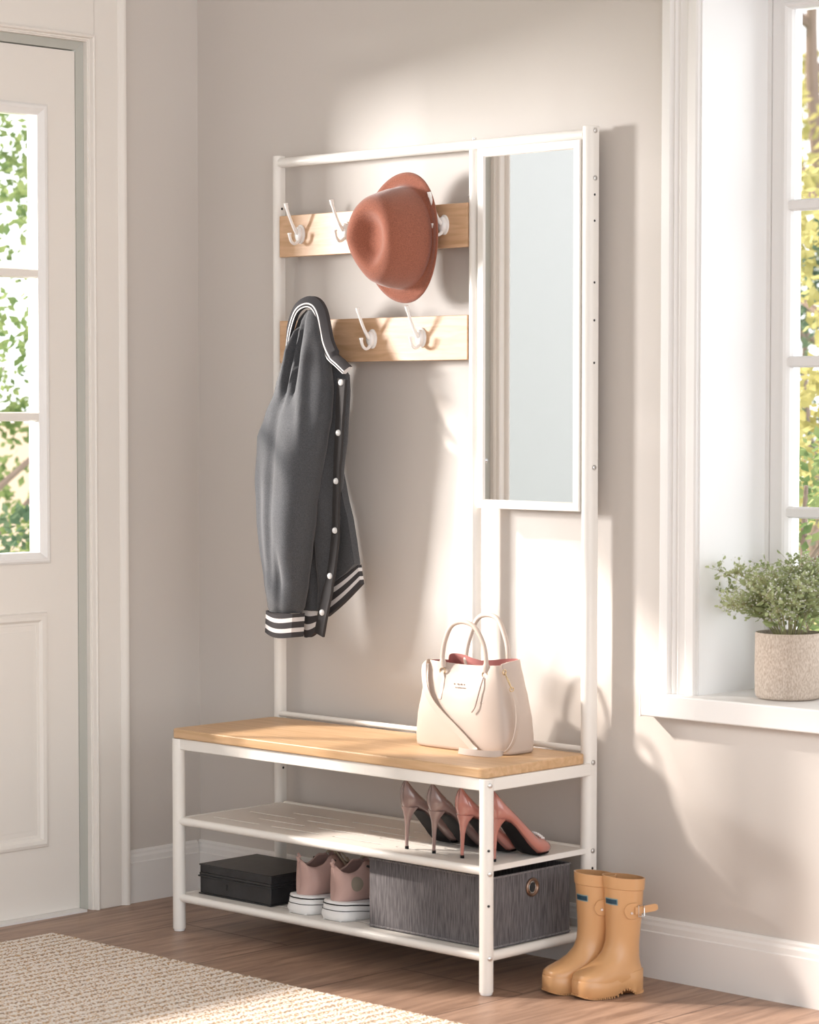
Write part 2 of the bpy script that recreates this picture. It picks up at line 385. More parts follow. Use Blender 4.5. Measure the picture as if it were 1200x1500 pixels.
c.tube([DW(1.08, 1.06, .05), DW(1.06, 1.06, .055), DW(.97, 1.06, .055)], .009, 12); c.build('door_handle', M['chrome'], d1)
c = MB(); c.box(DW(D0+.001, .0, -.06), DW(D1-.001, .0055, .03)); c.build('threshold', M['trim'], d1, smooth=0)
# strip round the door, shade of the jamb recess put into its grey green
jamb_shade_mat = mat('jamb_shade_strip', (.47, .475, .435), .7)
c = MB().frame(lambda u, v, h: LW(u, v, h), .3162, -.4, 1.1488, 2.0688, [(0, -.003), (.0200, -.0075), (.0205, -.050)])
c.build('jamb_shade_strip', jamb_shade_mat, d1, smooth=0)

# ---- side window beside the door (unseen, added to let the sun in)
w2 = bpy.data.objects.new('window_2', None); COL.objects.link(w2); tag(w2, kind='structure')
c = MB()
c.frame(LW, 1.1905, .765, 2.45, 2.085, [(0, .0), (.0, -.03), (.014, -.03), (.018, -.04), (.018, -.08), (0, -.08)])
c.build('window_frame', M['trim'], w2, smooth=0)
c = MB(); c.box(LW(1.83, .782, -.045), LW(1.855, 2.068, -.075)); c.build('mullion', M['trim'], w2, smooth=0)
MB().box(LW(1.208, .782, -.062), LW(2.433, 2.068, -.058)).build('glass_pane', M['glass'], w2, smooth=0)
c = MB(); c.box(LW(1.20, .7655, .02), LW(2.5, .782, -.03)); c.build('window_sill', M['trim'], w2, smooth=0)

# ---- window on the back wall
w1 = bpy.data.objects.new('window_1', None); COL.objects.link(w1); tag(w1, kind='structure')
WX0, WX1, WZ0, WZ1 = 1.205, 2.32, .607, 2.10
BW = lambda u, v, h: (u, YW-h, v)
c = MB()                                        # reveal lining
c.box((WX0, YW-.0005, WZ0), (WX0+.004, .30, WZ1)); c.box((WX1-.004, YW-.0005, WZ0), (WX1, .30, WZ1)); c.box((WX0, YW-.0005, WZ1-.004), (WX1, .30, WZ1))
c.build('window_reveal', M['revealw'], w1, smooth=0)
FW = lambda u, v, h: (u, .268-h, v)
c = MB().frame(FW, WX0+.004, WZ0, WX1-.004, WZ1-.004, [(0, -.06), (0, 0), (.0095, 0), (.0105, -.004), (.0125, -.004), (.0135, 0), (.040, 0), (.042, .003), (.046, .003), (.050, -.002), (.053, -.012), (.053, -.05)])
c.build('window_frame', M['trim'], w1, smooth=0)
c = MB()
for z in (1.632, 1.302, .983):
    c.prism([(z-.012, -.014), (z-.008, -.006), (z+.008, -.006), (z+.012, -.014), (z+.012, -.03), (z-.012, -.03)], lambda u, v, t: FW(t, u, v), WX0+.05, WX1-.05)
c.box((1.735, .272, WZ0+.05), (1.79, .30, WZ1-.05))
c.build('glazing_bars', M['trim'], w1, smooth=0)
MB().box((WX0+.05, .290, WZ0+.05), (WX1-.05, .294, WZ1-.05)).build('glass_pane', M['glass'], w1, smooth=0)
c = MB().box((1.088, .000, .559), (2.44, .268, .607)); c.build('window_sill', M['trim'], w1, bevel=.003)
c = MB().box((1.083, .0005, .5575), (1.0875, YW, .6065)); c.build('sill_end_cap', M['trim'], w1, bevel=.001)
CP = [(0, 0), (0, .017), (.003, .019), (.022, .019), (.024, .015), (.028, .012), (.032, .0135), (.036, .009), (.040, .0075), (.044, .010), (.048, .0075), (.060, .006), (.062, .010), (.066, .012), (.084, .012), (.088, .009), (.088, 0)]
c = MB()
c.prism(CP, lambda u, v, t: BW(1.117+u, t, v), .6075, 2.19)
c.prism(CP, lambda u, v, t: BW(2.408-u, t, v), .6075, 2.19)
c.prism(CP, lambda u, v, t: BW(t, 2.19-u, v+.0005), 1.117, 2.408)
tag(c.build('trim_3', M['trim'], smooth=25), kind='structure')

# ================================================================== RUG
def heightfield(x0, y0, x1, y1, z0, step):
    mb = MB(); nx = int((x1-x0)/step); ny = int((y1-y0)/step); random.seed(4); vs = []
    for j in range(ny+1):
        for i in range(nx+1):
            x = x0+(x1-x0)*i/nx; y = y0+(y1-y0)*j/ny
            e = min(i, nx-i, j, ny-j)
            h = .0055 + .0009*math.sin(x*2*PI/.030) + .0022*mnoise.noise((x*190, y*190, 0)) + .0016*random.random()
            if e == 0: h = 0.0005; x += .003*mnoise.noise((x*60, y*60, 7)); y += .003*mnoise.noise((x*60, y*60, 9))
            elif e == 1: h *= .85
            vs.append((x, y, z0+h))
    fs = [(j*(nx+1)+i, j*(nx+1)+i+1, (j+1)*(nx+1)+i+1, (j+1)*(nx+1)+i) for j in range(ny) for i in range(nx)]
    return mb.add(vs, fs)
r = heightfield(-.172, -1.75, 1.75, -.565, .0005, .0042).build('area_rug', M['rug'], smooth=180)
tag(r, 'cream nubby woven rug with ochre and brown flecks on the floor', 'rug')

# ================================================================== HALL TREE
RW = .954; RD = .334; RH = 1.80
ht = thing('hall_tree', (0, 0, 0), 0, 'white metal hall tree with oak bench, two hook rails, mirror and shoe shelves', 'coat rack')
def dpost(x, z0, z1, r=.0125, back=.010, n=14):
    poly = [(x + r*math.cos(PI+PI*k/n), -.0025 + r*math.sin(PI+PI*k/n)) for k in range(n+1)]
    poly += [(x+r, back), (x-r, back)]
    return MB().prism(poly, lambda u, v, t: (u, v, t), z0, z1)
XB0, XB1 = -.014, .945
p1 = dpost(XB0, .001, RH).build('back_post', M['metal'], ht, bevel=.0015, smooth=50)
p2 = dpost(XB1, .001, RH, .0145, .013).build('back_post', M['metal'], ht, bevel=.0015, smooth=50)
for x in (0, RW):
    c = MB().lathe([(.0005, .006), (.0145, .006), (.0147, .008), (.0147, .4465), (.0005, .4465)], (x, -RD, 0), 28)
    L = c.build('front_leg', M['metal'], ht, smooth=50)
    c = MB().lathe([(.0005, .0005), (.012, .0005), (.0132, .003), (.0132, .0062), (.0005, .0062)], (x, -RD, 0), 24); c.build('foot_cap', M['hookm'], L, smooth=40)
c = MB().tube([(XB0+.010, -.003, 1.783), (XB1-.010, -.003, 1.783)], .0115, 20); c.build('top_rail', M['metal'], ht, smooth=50)
c = dpost(.6155, .492, 1.772, .0115, .009); c.build('middle_post', M['metal'], ht, smooth=50)
# bench seat and apron
def rrect(x0, y0, x1, y1, r, n=6):
    out = []
    for cx, cy, a in ((x1-r, y1-r, 0), (x0+r, y1-r, PI/2), (x0+r, y0+r, PI), (x1-r, y0+r, 1.5*PI)):
        out += [(cx+r*math.cos(a+PI/2*k/n), cy+r*math.sin(a+PI/2*k/n)) for k in range(n+1)]
    return out
seat = MB().prism(rrect(-.0155, -.3465, .9600, -.0205, .020), lambda u, v, t: (u, v, t), .4475, .4685)
seat.build('bench_seat', M['bench'], ht, bevel=.0025, smooth=40)
c = MB()
c.box((.006, -.341, .421), (RW-.006, -.321, .447)); c.box((.006, -.016, .421), (RW-.02, .004, .4470))
c.box((-.009, -.325, .421), (.008, -.010, .447)); c.box((RW-.008, -.325, .421), (RW+.009, -.012, .447))
c.build('seat_apron', M['metal'], ht, bevel=.002)
c = MB().tube([(XB0+.01, -.008, .4755), (XB1-.01, -.008, .4755)], .0065, 12); c.build('seat_back_rail', M['metal'], ht)
# shelves: front tube, back tube, side tubes, slotted sheet
def shelf(zc, solid_side):
    sh = MB()
    x0, x1, y0, y1, zt = .004, RW-.004, -RD+.004, -.012, zc+.0075
    # sheet with slots (rows of long slits)
    xs = sorted({x0, x1} | {round(x0+.055+k*.215, 4) for k in range(5) if True} | {round(x0+.055+k*.215+.16, 4) for k in range(4)})
    xs = [x0]; k = 0
    rows = [(.052, .0), (.108, .09), (.164, .0), (.220, .09)]
    ycur = y0
    def strip(ya, yb): sh.box((x0, ya, zt-.0015), (x1, yb, zt))
    for yo, off in rows:
        ya = y0+yo; yb = ya+.008
        strip(ycur, ya)
        x = x0; xx = x0+.05+off
        while xx+.15 < x1-.03:
            sh.box((x, ya, zt-.0015), (xx, yb, zt)); x = xx+.15; xx = x+.045
        sh.box((x, ya, zt-.0015), (x1, yb, zt)); ycur = yb
    strip(ycur, y1)
    s_ = sh.build('shoe_shelf', M['shelf'], ht, smooth=0)
    t = MB(); t.tube([(.010, -RD, zc), (RW-.010, -RD, zc)], .0095, 18)
    t.tube([(.010, -.006, zc+.002), (RW-.015, -.006, zc+.002)], .0095, 16)
    if solid_side:
        t.tube([(RW-.002, -RD+.012, zc), (RW-.004, -.010, zc)], .0105, 16); t.tube([(.0, -RD+.012, zc), (.0, -.010, zc)], .0095, 16)
    else:
        t.box((RW-.010, -RD+.008, zc-.003), (RW-.002, -.010, zt+.001)); t.box((.002, -RD+.008, zc-.003), (.010, -.010, zt+.001))
    t.build('shelf_rim', M['metal'], s_, smooth=50)
shelf(.2555, False); shelf(.0775, True)
# holes and screws on posts
class MBH(MB):
    def tube(s, *a, **k): MB.tube(s, *a, **k); return s.build('screw_hole', M['hole'], ht)
def dot(x, y, z, axis, r=.0032, t=.0006):
    d = {'x': Vector((1, 0, 0)), 'y': Vector((0, -1, 0)), 'z': Vector((0, 0, 1))}[axis]; p = Vector((x, y, z))
    return [p-d*t, p+d*t], r
def addots(mb, lst, r=.0032, t=.0008, n=12):
    for x, y, z, ax in lst:
        (a, b_), _ = dot(x, y, z, ax, r, t); mb.tube([a, b_], r, n)
for z in (.300, .186): MBH().tube([(RW+.0125, -RD-.0072, z), (RW+.0138, -RD-.0079, z)], .0028, 10)
for z in (1.655, 1.60, 1.47, 1.39, 1.30): MBH().tube([(XB1+.0140, -.002, z), (XB1+.0152, -.002, z)], .0026, 10)
for z in (1.675, 1.25): MBH().tube([(XB0+.0120, -.002, z), (XB0+.0132, -.002, z)], .0030, 10)
MBH().tube([(XB0+.0120, -.002, .345), (XB0+.0132, -.002, .345)], .0030, 10); MBH().tube([(XB1+.0140, -.002, .2205), (XB1+.0152, -.002, .2205)], .0030, 10)

for x, z in ((XB1+.0145, 1.790), (XB1+.0145, 1.690), (XB1+.0145, 1.078), (XB1+.0145, .448), (XB1+.0145, .258)):
    MB().tube([(x, -.001, z), (x+.002, -.001, z), (x+.0036, -.001, z)], [.0058, .0054, .0030], 14).build('screw', M['screw'], ht)
for z in (.434, .252, .0775):
    MB().tube([(RW+.0115, -RD-.004, z), (RW+.0165, -RD-.006, z), (RW+.0175, -RD-.0064, z)], [.0052, .0048, .0028], 14).build('screw', M['screw'], ht)
MB().tube([(.6155, -.003, 1.794), (.6155, -.003, 1.798)], .0045, 12).build('screw', M['screw'], ht)
MB().tube([(.6035, -.003, 1.672), (.6005, -.003, 1.672)], .0045, 12).build('screw', M['screw'], ht)
# hook boards
def hook_board(z0, z1):
    return MB().box((XB0+.0145, -.012, z0), (.6035, .003, z1)).build('hook_board', M['board'], ht, bevel=.001)
hbA = hook_board(1.560, 1.657); hbB = hook_board(1.311, 1.410)
def hook_mesh():
    mb = MB()
    # boss
    mb.loft([[(0 + .0115*math.cos(2*PI*k/24)*s_, y, .019*math.sin(2*PI*k/24)*s_) for k in range(24)] for y, s_ in ((-.003, .95), (-.0075, .98), (-.012, .85), (-.014, .45))])
    up = catmull([(0, -.010, .002), (0, -.016, .006), (0, -.024, .016), (0, -.034, .033), (0, -.044, .054), (0, -.049, .068)], 5)
    mb.tube(up, [.0062-.0026*min(1, i/12)+(.0012 if i > len(up)-5 else 0) for i in range(len(up))], 12)
    mb.tube(catmull([(0, -.0485, .0665), (0, -.0492, .069), (0, -.0496, .0705)], 3), [.0050]*3+[.0052]*3+[.0032], 12)
    dn = catmull([(0, -.006, -.010), (0, -.012, -.019), (0, -.022, -.023), (0, -.031, -.018), (0, -.036, -.008), (0, -.0375, .002)], 5)
    mb.tube(dn, [.0055-.0018*min(1, i/8)+(.0012 if i > len(dn)-4 else 0) for i in range(len(dn))], 12)
    return mb
def base_mesh():
    return MB().loft([[(.0145*math.cos(2*PI*k/28)*s_, y, .0225*math.sin(2*PI*k/28)*s_) for k in range(28)] for y, s_ in ((0, 1), (-.0025, 1), (-.004, .9))])
hk = None
for bd, zc, xs in ((hbA, 1.611, (.074, .2255, .379, .5345)), (hbB, 1.362, (.160, .310, .465))):
    for x in xs:
        if hk is None:
            hk = hook_mesh().build('coat_hook', M['hookm'], bd, smooth=60); hb_ = base_mesh()
        o = hk if x == .074 else hk.copy()
        if o is not hk: COL.objects.link(o)
        o.parent = bd; o.location = (x, -.0120, zc)
        if x == .074:
            base_ = hb_.build('hook_base', M['hookm'], bd, smooth=60); base_.location = (x, -.0122, zc)
        else:
            q = base_.copy(); COL.objects.link(q); q.parent = bd; q.location = (x, -.0122, zc)
# mirror
fr = MB()
MW = lambda u, v, h: (u, -h, v)
fr.frame(MW, .6375, .984, .9305, 1.772, [(0, -.004), (0, .016), (.001, .017), (.0165, .017), (.018, .0155), (.0195, .012)])
fo = fr.build('mirror_frame', M['metal'], ht, smooth=0)
MB().box((.655, -.0125, 1.001), (.9135, -.011, 1.7555)).build('mirror_glass', M['mirror'], fo, smooth=0)
MB().box((.640, -.010, .987), (.928, -.004, 1.769)).build('mirror_backing', M['shelf'], fo, smooth=0)

# ================================================================== HAT
def hat():
    root = thing('felt_hat', (.443, -.040, 1.585), 0, 'terracotta brown felt fedora hanging on the upper hook rail', 'hat')
    # hat local: crown points along -y, brim in the x-z plane
    n = 96
    def oval(a, b, k, pinch=0):
        t = 2*PI*k/n; x = a*math.cos(t); z = b*math.sin(t)
        if z < 0: x *= 1-pinch*(-z/b)**1.6
        return x, z
    rings = []
    # outer brim edge inwards, then crown up
    for f, y in ((1.0, -.0005), (.995, -.004), (.93, -.0065), (.85, -.0085), (.80, -.012)):
        rings.append([(oval(.112, .146, k)[0]*f, y - .018*abs(math.cos(2*PI*k/n))**2.2*(f-.78)/.22 + .004*math.sin(2*PI*k/n), oval(.112, .146, k)[1]*f) for k in range(n)])
    prof = [(.0935, .114, -.018, .02), (.0925, .112, -.030, .03), (.091, .110, -.050, .06), (.088, .106, -.070, .11), (.083, .101, -.090, .17),
            (.079, .097, -.106, .23), (.073, .091, -.118, .28), (.066, .083, -.125, .32), (.059, .076, -.128, .36)]
    for a, b_, y, pi_ in prof:
        rings.append([(oval(a, b_, k, pi_)[0], y + .012*max(0, math.sin(2*PI*k/n))*(-y/.11)*.3 + .02*max(0, -math.sin(2*PI*k/n))*max(0, (-y-.06)/.05)*.6, oval(a, b_, k, pi_)[1]) for k in range(n)])
    for f in (.90, .78, .64, .48, .32, .16, .0):
        R_ = []
        for k in range(n):
            x, z = oval(.059*f, .076*f, k, .36)
            q = 1-min(1, abs(x)/.056)**1.8; zz = 1-min(1, abs(z)/.080)**3
            dent = .030*q*zz*min(1, (1-f)*1.8)
            R_.append((x, -.128 + dent + .012*max(0, -z/.076)*(f), z))
        rings.append(R_)
    mb = MB().loft(rings, False)
    o = mb.build('hat_body', M['felt'], root, smooth=180, solid=.0025)
    root.rotation_euler = (math.radians(4), math.radians(5), math.radians(2))
    return root
hat()

# ================================================================== VARSITY JACKET
def jacket():
    root = thing('varsity_jacket', (.17, -.07, .67), 0, 'charcoal varsity jacket with white striped trim hanging on the lower hook rail', 'jacket')
    ox, oy, oz = .17, -.07, .67
    def cloth(tab, z0, z1, folds, n=72, nz=60, name='sleeve', m=None, sharp=1.0, seed=0):
        # tab rows: z, xl, xr, ycentre, half-thickness
        rings = []
        for i in range(nz+1):
            z = z0+(z1-z0)*i/nz
            xl, xr, yc, th = interp(tab, z); sh_ = (-.09-yc)*.95; xl += sh_+(.012 if name == 'sleeve' else 0); xr += sh_
            cx, a = (xl+xr)/2, (xr-xl)/2
            ring = []
            for k in range(n):
                t = 2*PI*k/n; u = math.cos(t); v = math.sin(t)
                f = 0
                for (fx, fw, fd, fz0, fz1, drift) in folds:
                    c_ = fx+drift*(z-fz0)+sh_
                    wz = max(0, min(1, (z-fz0)/.08))*max(0, min(1, (fz1-z)/.08))
                    f += fd*wz*math.exp(-((cx+a*u-c_)/fw)**2)
                x = cx + a*u
                y = yc + th*math.copysign(abs(v)**.8, v)
                if v < 0: y += f
                y += .004*mnoise.noise((x*14+seed, z*9, seed))*(1 if v < 0 else .3)
                ring.append((x-ox, y-oy, z-oz))
            rings.append(ring)
        return MB().loft(rings, True).build(name, m or M['coat'], root, smooth=70)
    # body behind
    body = [(.690, .155, .236, -.060, .012), (.73, .145, .245, -.062, .016), (.85, .13, .262, -.066, .022), (.95, .11, .272, -.070, .030), (1.06, .08, .287, -.070, .034),
            (1.139, .06, .300, -.070, .034), (1.24, .10, .309, -.068, .030), (1.278, .10, .308, -.066, .026), (1.31, .11, .277, -.066, .022), (1.36, .125, .252, -.066, .020), (1.41, .15, .232, -.068, .018), (1.430, .172, .212, -.068, .010)]
    cloth(body, .735, 1.430, [(.215, .008, .016, .72, 1.10, -.05), (.245, .010, -.008, .9, 1.3, .0), (.195, .008, .018, 1.15, 1.43, .12)], name='jacket_body', seed=3)
    # left sleeve, the large light shape
    sl = [(.731, .045, .148, -.112, .026), (.745, .041, .156, -.114, .034), (.80, .030, .166, -.116, .040), (.88, .019, .178, -.118, .046), (.95, .012, .190, -.120, .050), (1.04, .007, .208, -.120, .050),
          (1.136, .012, .232, -.118, .046), (1.185, .036, .246, -.115, .042), (1.248, .071, .252, -.110, .038), (1.327, .103, .242, -.102, .032), (1.38, .128, .226, -.096, .026), (1.405, .147, .220, -.092, .022), (1.428, .168, .205, -.088, .012)]
    cloth(sl, .731, 1.428, [(.125, .010, .030, 1.19, 1.45, .16), (.162, .007, .022, 1.20, 1.44, .10), (.125, .016, -.012, 1.22, 1.42, .12), (.190, .012, -.010, 1.1, 1.4, .05),
                            (.145, .030, -.010, .80, 1.18, .06), (.090, .012, .007, .76, 1.25, .05), (.115, .010, .010, .72, .90, .02), (.060, .015, .006, .72, 1.1, .0)], name='sleeve', seed=8)
    # rib helper: quad band with stripes, thick
    def ribquad(name, TL, TR, BR, BL, y, th=.012, nu=10, rows=None, bulge=.006, closed=True):
        rows = rows or [(0, .16, 0), (.16, .34, 1), (.34, .60, 0), (.60, .78, 1), (.78, 1.0, 0)]
        mb = MB()
        ym = y if isinstance(y, (int, float)) else sum(y)/2
        TL, TR, BR, BL = [Vector((p[0]-ox+(-.09-ym)*.95, 0, p[1]-oz)) for p in (TL, TR, BR, BL)]
        for a, b_, mi in rows:
            def P(u, v, s_):
                q = (TL*(1-u)+TR*u)*(1-v)+(BL*(1-u)+BR*u)*v
                yy = (y if isinstance(y, (int, float)) else y[0]*(1-u)+y[1]*u)
                q = q.copy(); q.y = yy-oy + s_*th/2 - bulge*math.sin(PI*u) + .0012*math.sin(u*60); q.z -= .006*math.sin(PI*u)*1
                return q
            lo = [P(i/nu, a, -1) for i in range(nu+1)] + [P(i/nu, a, 1) for i in reversed(range(nu+1))]
            hi = [P(i/nu, b_, -1) for i in range(nu+1)] + [P(i/nu, b_, 1) for i in reversed(range(nu+1))]
            mb.loft([lo, hi], True, mi)
        return mb.build(name, [M['rib'], M['ribw']], root, smooth=30)
    ribquad('cuff', (.058, .734), (.148, .731), (.143, .676), (.055, .683), -.118, th=.040, bulge=.008)
    ribquad('hem_rib', (.150, .762), (.206, .744), (.203, .686), (.172, .672), (-.070, -.062), th=.014, bulge=.003)
    ribquad('hem_rib', (.255, .796), (.336, .846), (.345, .802), (.247, .722), (-.060, -.045), th=.012, bulge=.003)
    # right hanging front panel (behind the placket)
    def panel(name, outline, y, th, m, bulge=.0):
        outline = [(p[0]+(-.09-y)*.95, p[1]) for p in outline]
        mb = MB(); n = len(outline)
        cx = sum(p[0] for p in outline)/n; cz = sum(p[1] for p in outline)/n
        f = [(p[0]-ox, y-oy-th/2, p[1]-oz) for p in outline]; b_ = [(p[0]-ox, y-oy+th/2, p[1]-oz) for p in outline]
        mb.loft([f, b_], False)
        o1 = len(mb.v); mb.add([(cx-ox, y-oy-th/2-bulge, cz-oz)], []); mb.add([(cx-ox, y-oy+th/2, cz-oz)], [])
        for k in range(n):
            q = (k+1) % n; mb.f.append((k, q, o1)); mb.m.append(0); mb.f.append((n+q, n+k, o1+1)); mb.m.append(0)
        return mb.build(name, m, root, smooth=60, bevel=0)
    panel('front_panel', [(.262, 1.10), (.276, 1.08), (.288, 1.04), (.301, .99), (.314, .953), (.326, .90), (.336, .848), (.305, .825), (.255, .795), (.235, .85), (.24, 1.0)], -.056, .020, M['coat'], .006)
    # placket strip from collar corner to hem
    pl = catmull([(.300, -.100, 1.270), (.2935, -.100, 1.20), (.289, -.100, 1.13), (.281, -.098, 1.06), (.274, -.094, .98), (.266, -.090, .90), (.252, -.090, .82), (.232, -.092, .745), (.216, -.092, .682)], 5)
    mb = MB(); mb.ribbon([((p.x-ox, p.y-oy, p.z-oz), (1, -.2+.0*i, 0)) for i, p in enumerate(pl)], [.034]*6+[.030]*8+[.026]*10+[.030]*8+[.038]*9, .007)
    mb.build('placket', M['coatd'], root, bevel=.002)
    for (px, pz, sx) in ((.3005, 1.262, 1), (.2905, 1.148, .9), (.277, 1.038, .9), (.268, .925, .45), (.252, .82, .35), (.233, .735, .4)):
        q = min(pl, key=lambda p: abs(p.z-pz))
        mb = MB(); c_ = Vector((q.x+.002-ox, q.y-.0045-oy, pz-oz)); d = Vector((.2, -1, 0)).normalized()
        mb.tube([c_, c_+d*.002, c_+d*.0035], [.0072, .0070, .0050], 18); mb.build('snap_button', M['snap'], root, smooth=40)
    # collar rib with two stripes, hung over the hook
    cb = catmull([(.096, -.080, 1.318), (.113, -.092, 1.350), (.133, -.100, 1.392), (.155, -.104, 1.425), (.176, -.100, 1.438), (.196, -.096, 1.436), (.212, -.096, 1.418), (.226, -.100, 1.385), (.240, -.104, 1.350), (.262, -.106, 1.318), (.288, -.106, 1.300), (.309, -.104, 1.284)], 5)
    rings = []
    ctr = Vector((.185, 0, 1.33))
    for i, p in enumerate(cb):
        t = (cb[min(i+1, len(cb)-1)]-cb[max(i-1, 0)]).normalized(); n_ = Vector((0, -1, 0)); out = t.cross(n_).normalized()
        if out.dot(Vector((p.x-ctr.x, 0, p.z-ctr.z))) < 0: out = -out
        s_ = min(1, .35+i/14)*(1 if i < 46 else .75)
        wd = .026*s_
        us = [0, .11, .27, .40, .52, 1.0]
        front = [p + out*(u-.15)*wd + Vector((0, -.003 - .004*math.sin(PI*u) + .010*u, 0)) for u in us]
        back = [p + out*(u-.15)*wd + Vector((0, .008+.010*u, 0)) for u in reversed(us)]
        rings.append([(q.x-ox, q.y-oy, q.z-oz) for q in front+back])
    mb = MB().loft(rings, True, ms=lambda i, j: 1 if j in (0, 2, 4) and j != 4 else 0)
    mb.build('collar', [M['rib'], M['ribw']], root, smooth=50)
    return root
jacket()

# ================================================================== HANDBAG
def handbag():
    root = thing('handbag', (.727, -.122, .4690), 0, 'cream leather tote handbag with rose lining standing on the oak bench', 'handbag')
    root.scale = (.89, .89, .89)
    n = 96
    def sec(z, a, b, fold, pinch=0, dz=0):
        out = []
        for k in range(n):
            t = 2*PI*k/n; c_, s_ = math.cos(t), math.sin(t)
            x = a*math.copysign(abs(c_)**.42, c_); y = b*math.copysign(abs(s_)**.42, s_)
            f = max(0, 1-abs(y)/b*1.15)*fold if abs(x) > a*.8 else 0
            x -= math.copysign(f, x)
            y *= 1-pinch*math.exp(-(x/(a*.5))**2)
            out.append((x, y, z + .0115*max(0, (z-.165)/.045)*max(0, y/b)**.7 + dz*(abs(x)/a)**2.5 - (pinch*.014)*math.exp(-(x/(a*.55))**2)))
        return out
    tab = [(0, .152, .058, 0, 0), (.004, .157, .063, 0, 0), (.03, .158, .066, .002, 0), (.08, .153, .066, .008, .02), (.13, .143, .063, .016, .10), (.17, .134, .058, .026, .22), (.20, .127, .053, .034, .40), (.212, .125, .051, .036, .50)]
    rings = [sec(z, *interp(tab, z)[:2], *interp(tab, z)[2:]) for z in [0, .002, .004, .010, .02, .04, .06, .08, .10, .12, .14, .155, .17, .182, .192, .20, .206, .212]]
    inner = [sec(z, interp(tab, z)[0]-.003, interp(tab, z)[1]-.003, *interp(tab, z)[2:]) for z in (.212, .205, .19, .16, .12, .08)]
    mb = MB(); mb.loft(rings, False, 0)
    mb.loft([rings[-1], inner[0]], False, 0)
    mb.add(rings[0], [tuple(reversed(range(n)))], 0)
    body = mb.build('bag_body', M['leather'], root, smooth=60)
    mb = MB(); mb.loft(inner, False, 0); mb.add(inner[-1], [tuple(range(n))], 0); mb.build('bag_lining', M['lining'], root, smooth=60)
    # handles
    def handle(y0, lean, xs, top, nm):
        pts = catmull([(xs[0]+.003, y0, .196), (xs[0]+.001, y0-.001, .222), (xs[0]+.010, y0+lean*.3, .262), (xs[0]+.034, y0+lean*.7, top-.012), ((xs[0]+xs[1])/2, y0+lean, top), (xs[1]-.034, y0+lean*.7, top-.012), (xs[1]-.008, y0+lean*.3, .262), (xs[1], y0-.001, .222), (xs[1]-.002, y0, .194)], 6)
        h = MB().tube(pts, [.0062 if 4 < i < len(pts)-5 else .0085 for i in range(len(pts))], 12, flat=.8).build(nm, M['leather'], root, smooth=60)
        return h
    h1 = handle(-.0455, -.006, (-.064, .080), .312, 'handle'); h2 = handle(.049, .004, (-.072, .066), .322, 'handle')
    for h, y, xs in ((h1, -.0485, (-.061, .078)), (h2, .051, (-.069, .064))):
        for x in xs:
            ring = [(x+.0085*math.cos(2*PI*k/20), y, .188+.0085*math.sin(2*PI*k/20)) for k in range(21)]
            MB().tube(ring, .0015, 8).build('handle_ring', M['gold'], h)
            s_ = -1 if y < 0 else 1
            mb = MB().ribbon([((x, y-.001*s_*-1, .186), (1, 0, 0)), ((x, y+.002*s_, .170), (1, 0, 0)), ((x, y+.008*s_, .140), (1, 0, 0)), ((x, y+.012*s_, .120), (1, 0, 0))], [.010, .020, .019, .012], .002)
            mb.build('handle_tab', M['leather'], h, bevel=.0008)
    # lacing tie from the right-hand ring
    t = catmull([(.078, -.053, .182), (.076, -.060, .165), (.070, -.0655, .135), (.064, -.069, .110), (.054, -.0695, .098)], 4)
    MB().tube(t, .0016, 6).build('tie_cord', M['leatherd'], root)
    # long strap: clip on the left, diagonally across the front, loops on the bench, up the right side
    st = [(-.122, -.020, .204), (-.119, -.046, .208), (-.114, -.0575, .196), (-.108, -.0635, .170), (-.096, -.0690, .140), (-.075, -.0715, .112), (-.040, -.0725, .084), (.000, -.0735, .058), (.035, -.0745, .034), (.062, -.0755, .014), (.074, -.079, .006), (.078, -.086, .0042), (.070, -.094, .0035)]
    st = catmull(st, 6)
    def wdir(p):
        if p.z < .012: return (.35, .7, 1.0)
        return (1, 0, .75)
    MB().ribbon([(tuple(p), wdir(p)) for p in st], .0165, .0022).build('shoulder_strap', M['leather'], root, bevel=.0005)
    lp = catmull([(.046, -.106, .0085), (.070, -.112, .0085), (.105, -.112, .0085), (.140, -.104, .0085), (.158, -.085, .0095), (.166, -.060, .020), (.168, -.042, .045), (.166, -.030, .085), (.155, -.022, .125), (.143, -.022, .150)], 6)
    MB().ribbon([(tuple(p), (0, .25, 1) if i < 26 else (.25, -1, 0)) for i, p in enumerate(lp)], .0150, .0022).build('shoulder_strap', M['leather'], root, bevel=.0005)
    # clasps
    def clip(p, q, nm='strap_clasp'):
        mb = MB(); p = Vector(p); q = Vector(q)
        mb.tube([p + Vector((0, .006*math.cos(a), .006*math.sin(a))) for a in [2*PI*k/16 for k in range(17)]], .0014, 8)
        mb.tube([p, p*.5+q*.5+Vector((.006, -.003, 0)), q], .0013, 8); mb.tube([p, p*.5+q*.5+Vector((-.004, .003, 0)), q], .0013, 8)
        mb.tube([q + Vector((0, .007*math.cos(a), .005*math.sin(a))) for a in [2*PI*k/16 for k in range(17)]], .0014, 8)
        mb.build(nm, M['gold'], root)
    clip((.124, -.030, .196), (.142, -.024, .156)); 
    mb = MB().tube([(-.123, -.024+.006*math.cos(a), .203+.006*math.sin(a)) for a in [2*PI*k/16 for k in range(17)]], .0014, 8); mb.build('strap_clasp', M['gold'], root)
    # faint stamped lettering: a row of four and a row of six characters
    mb = MB()
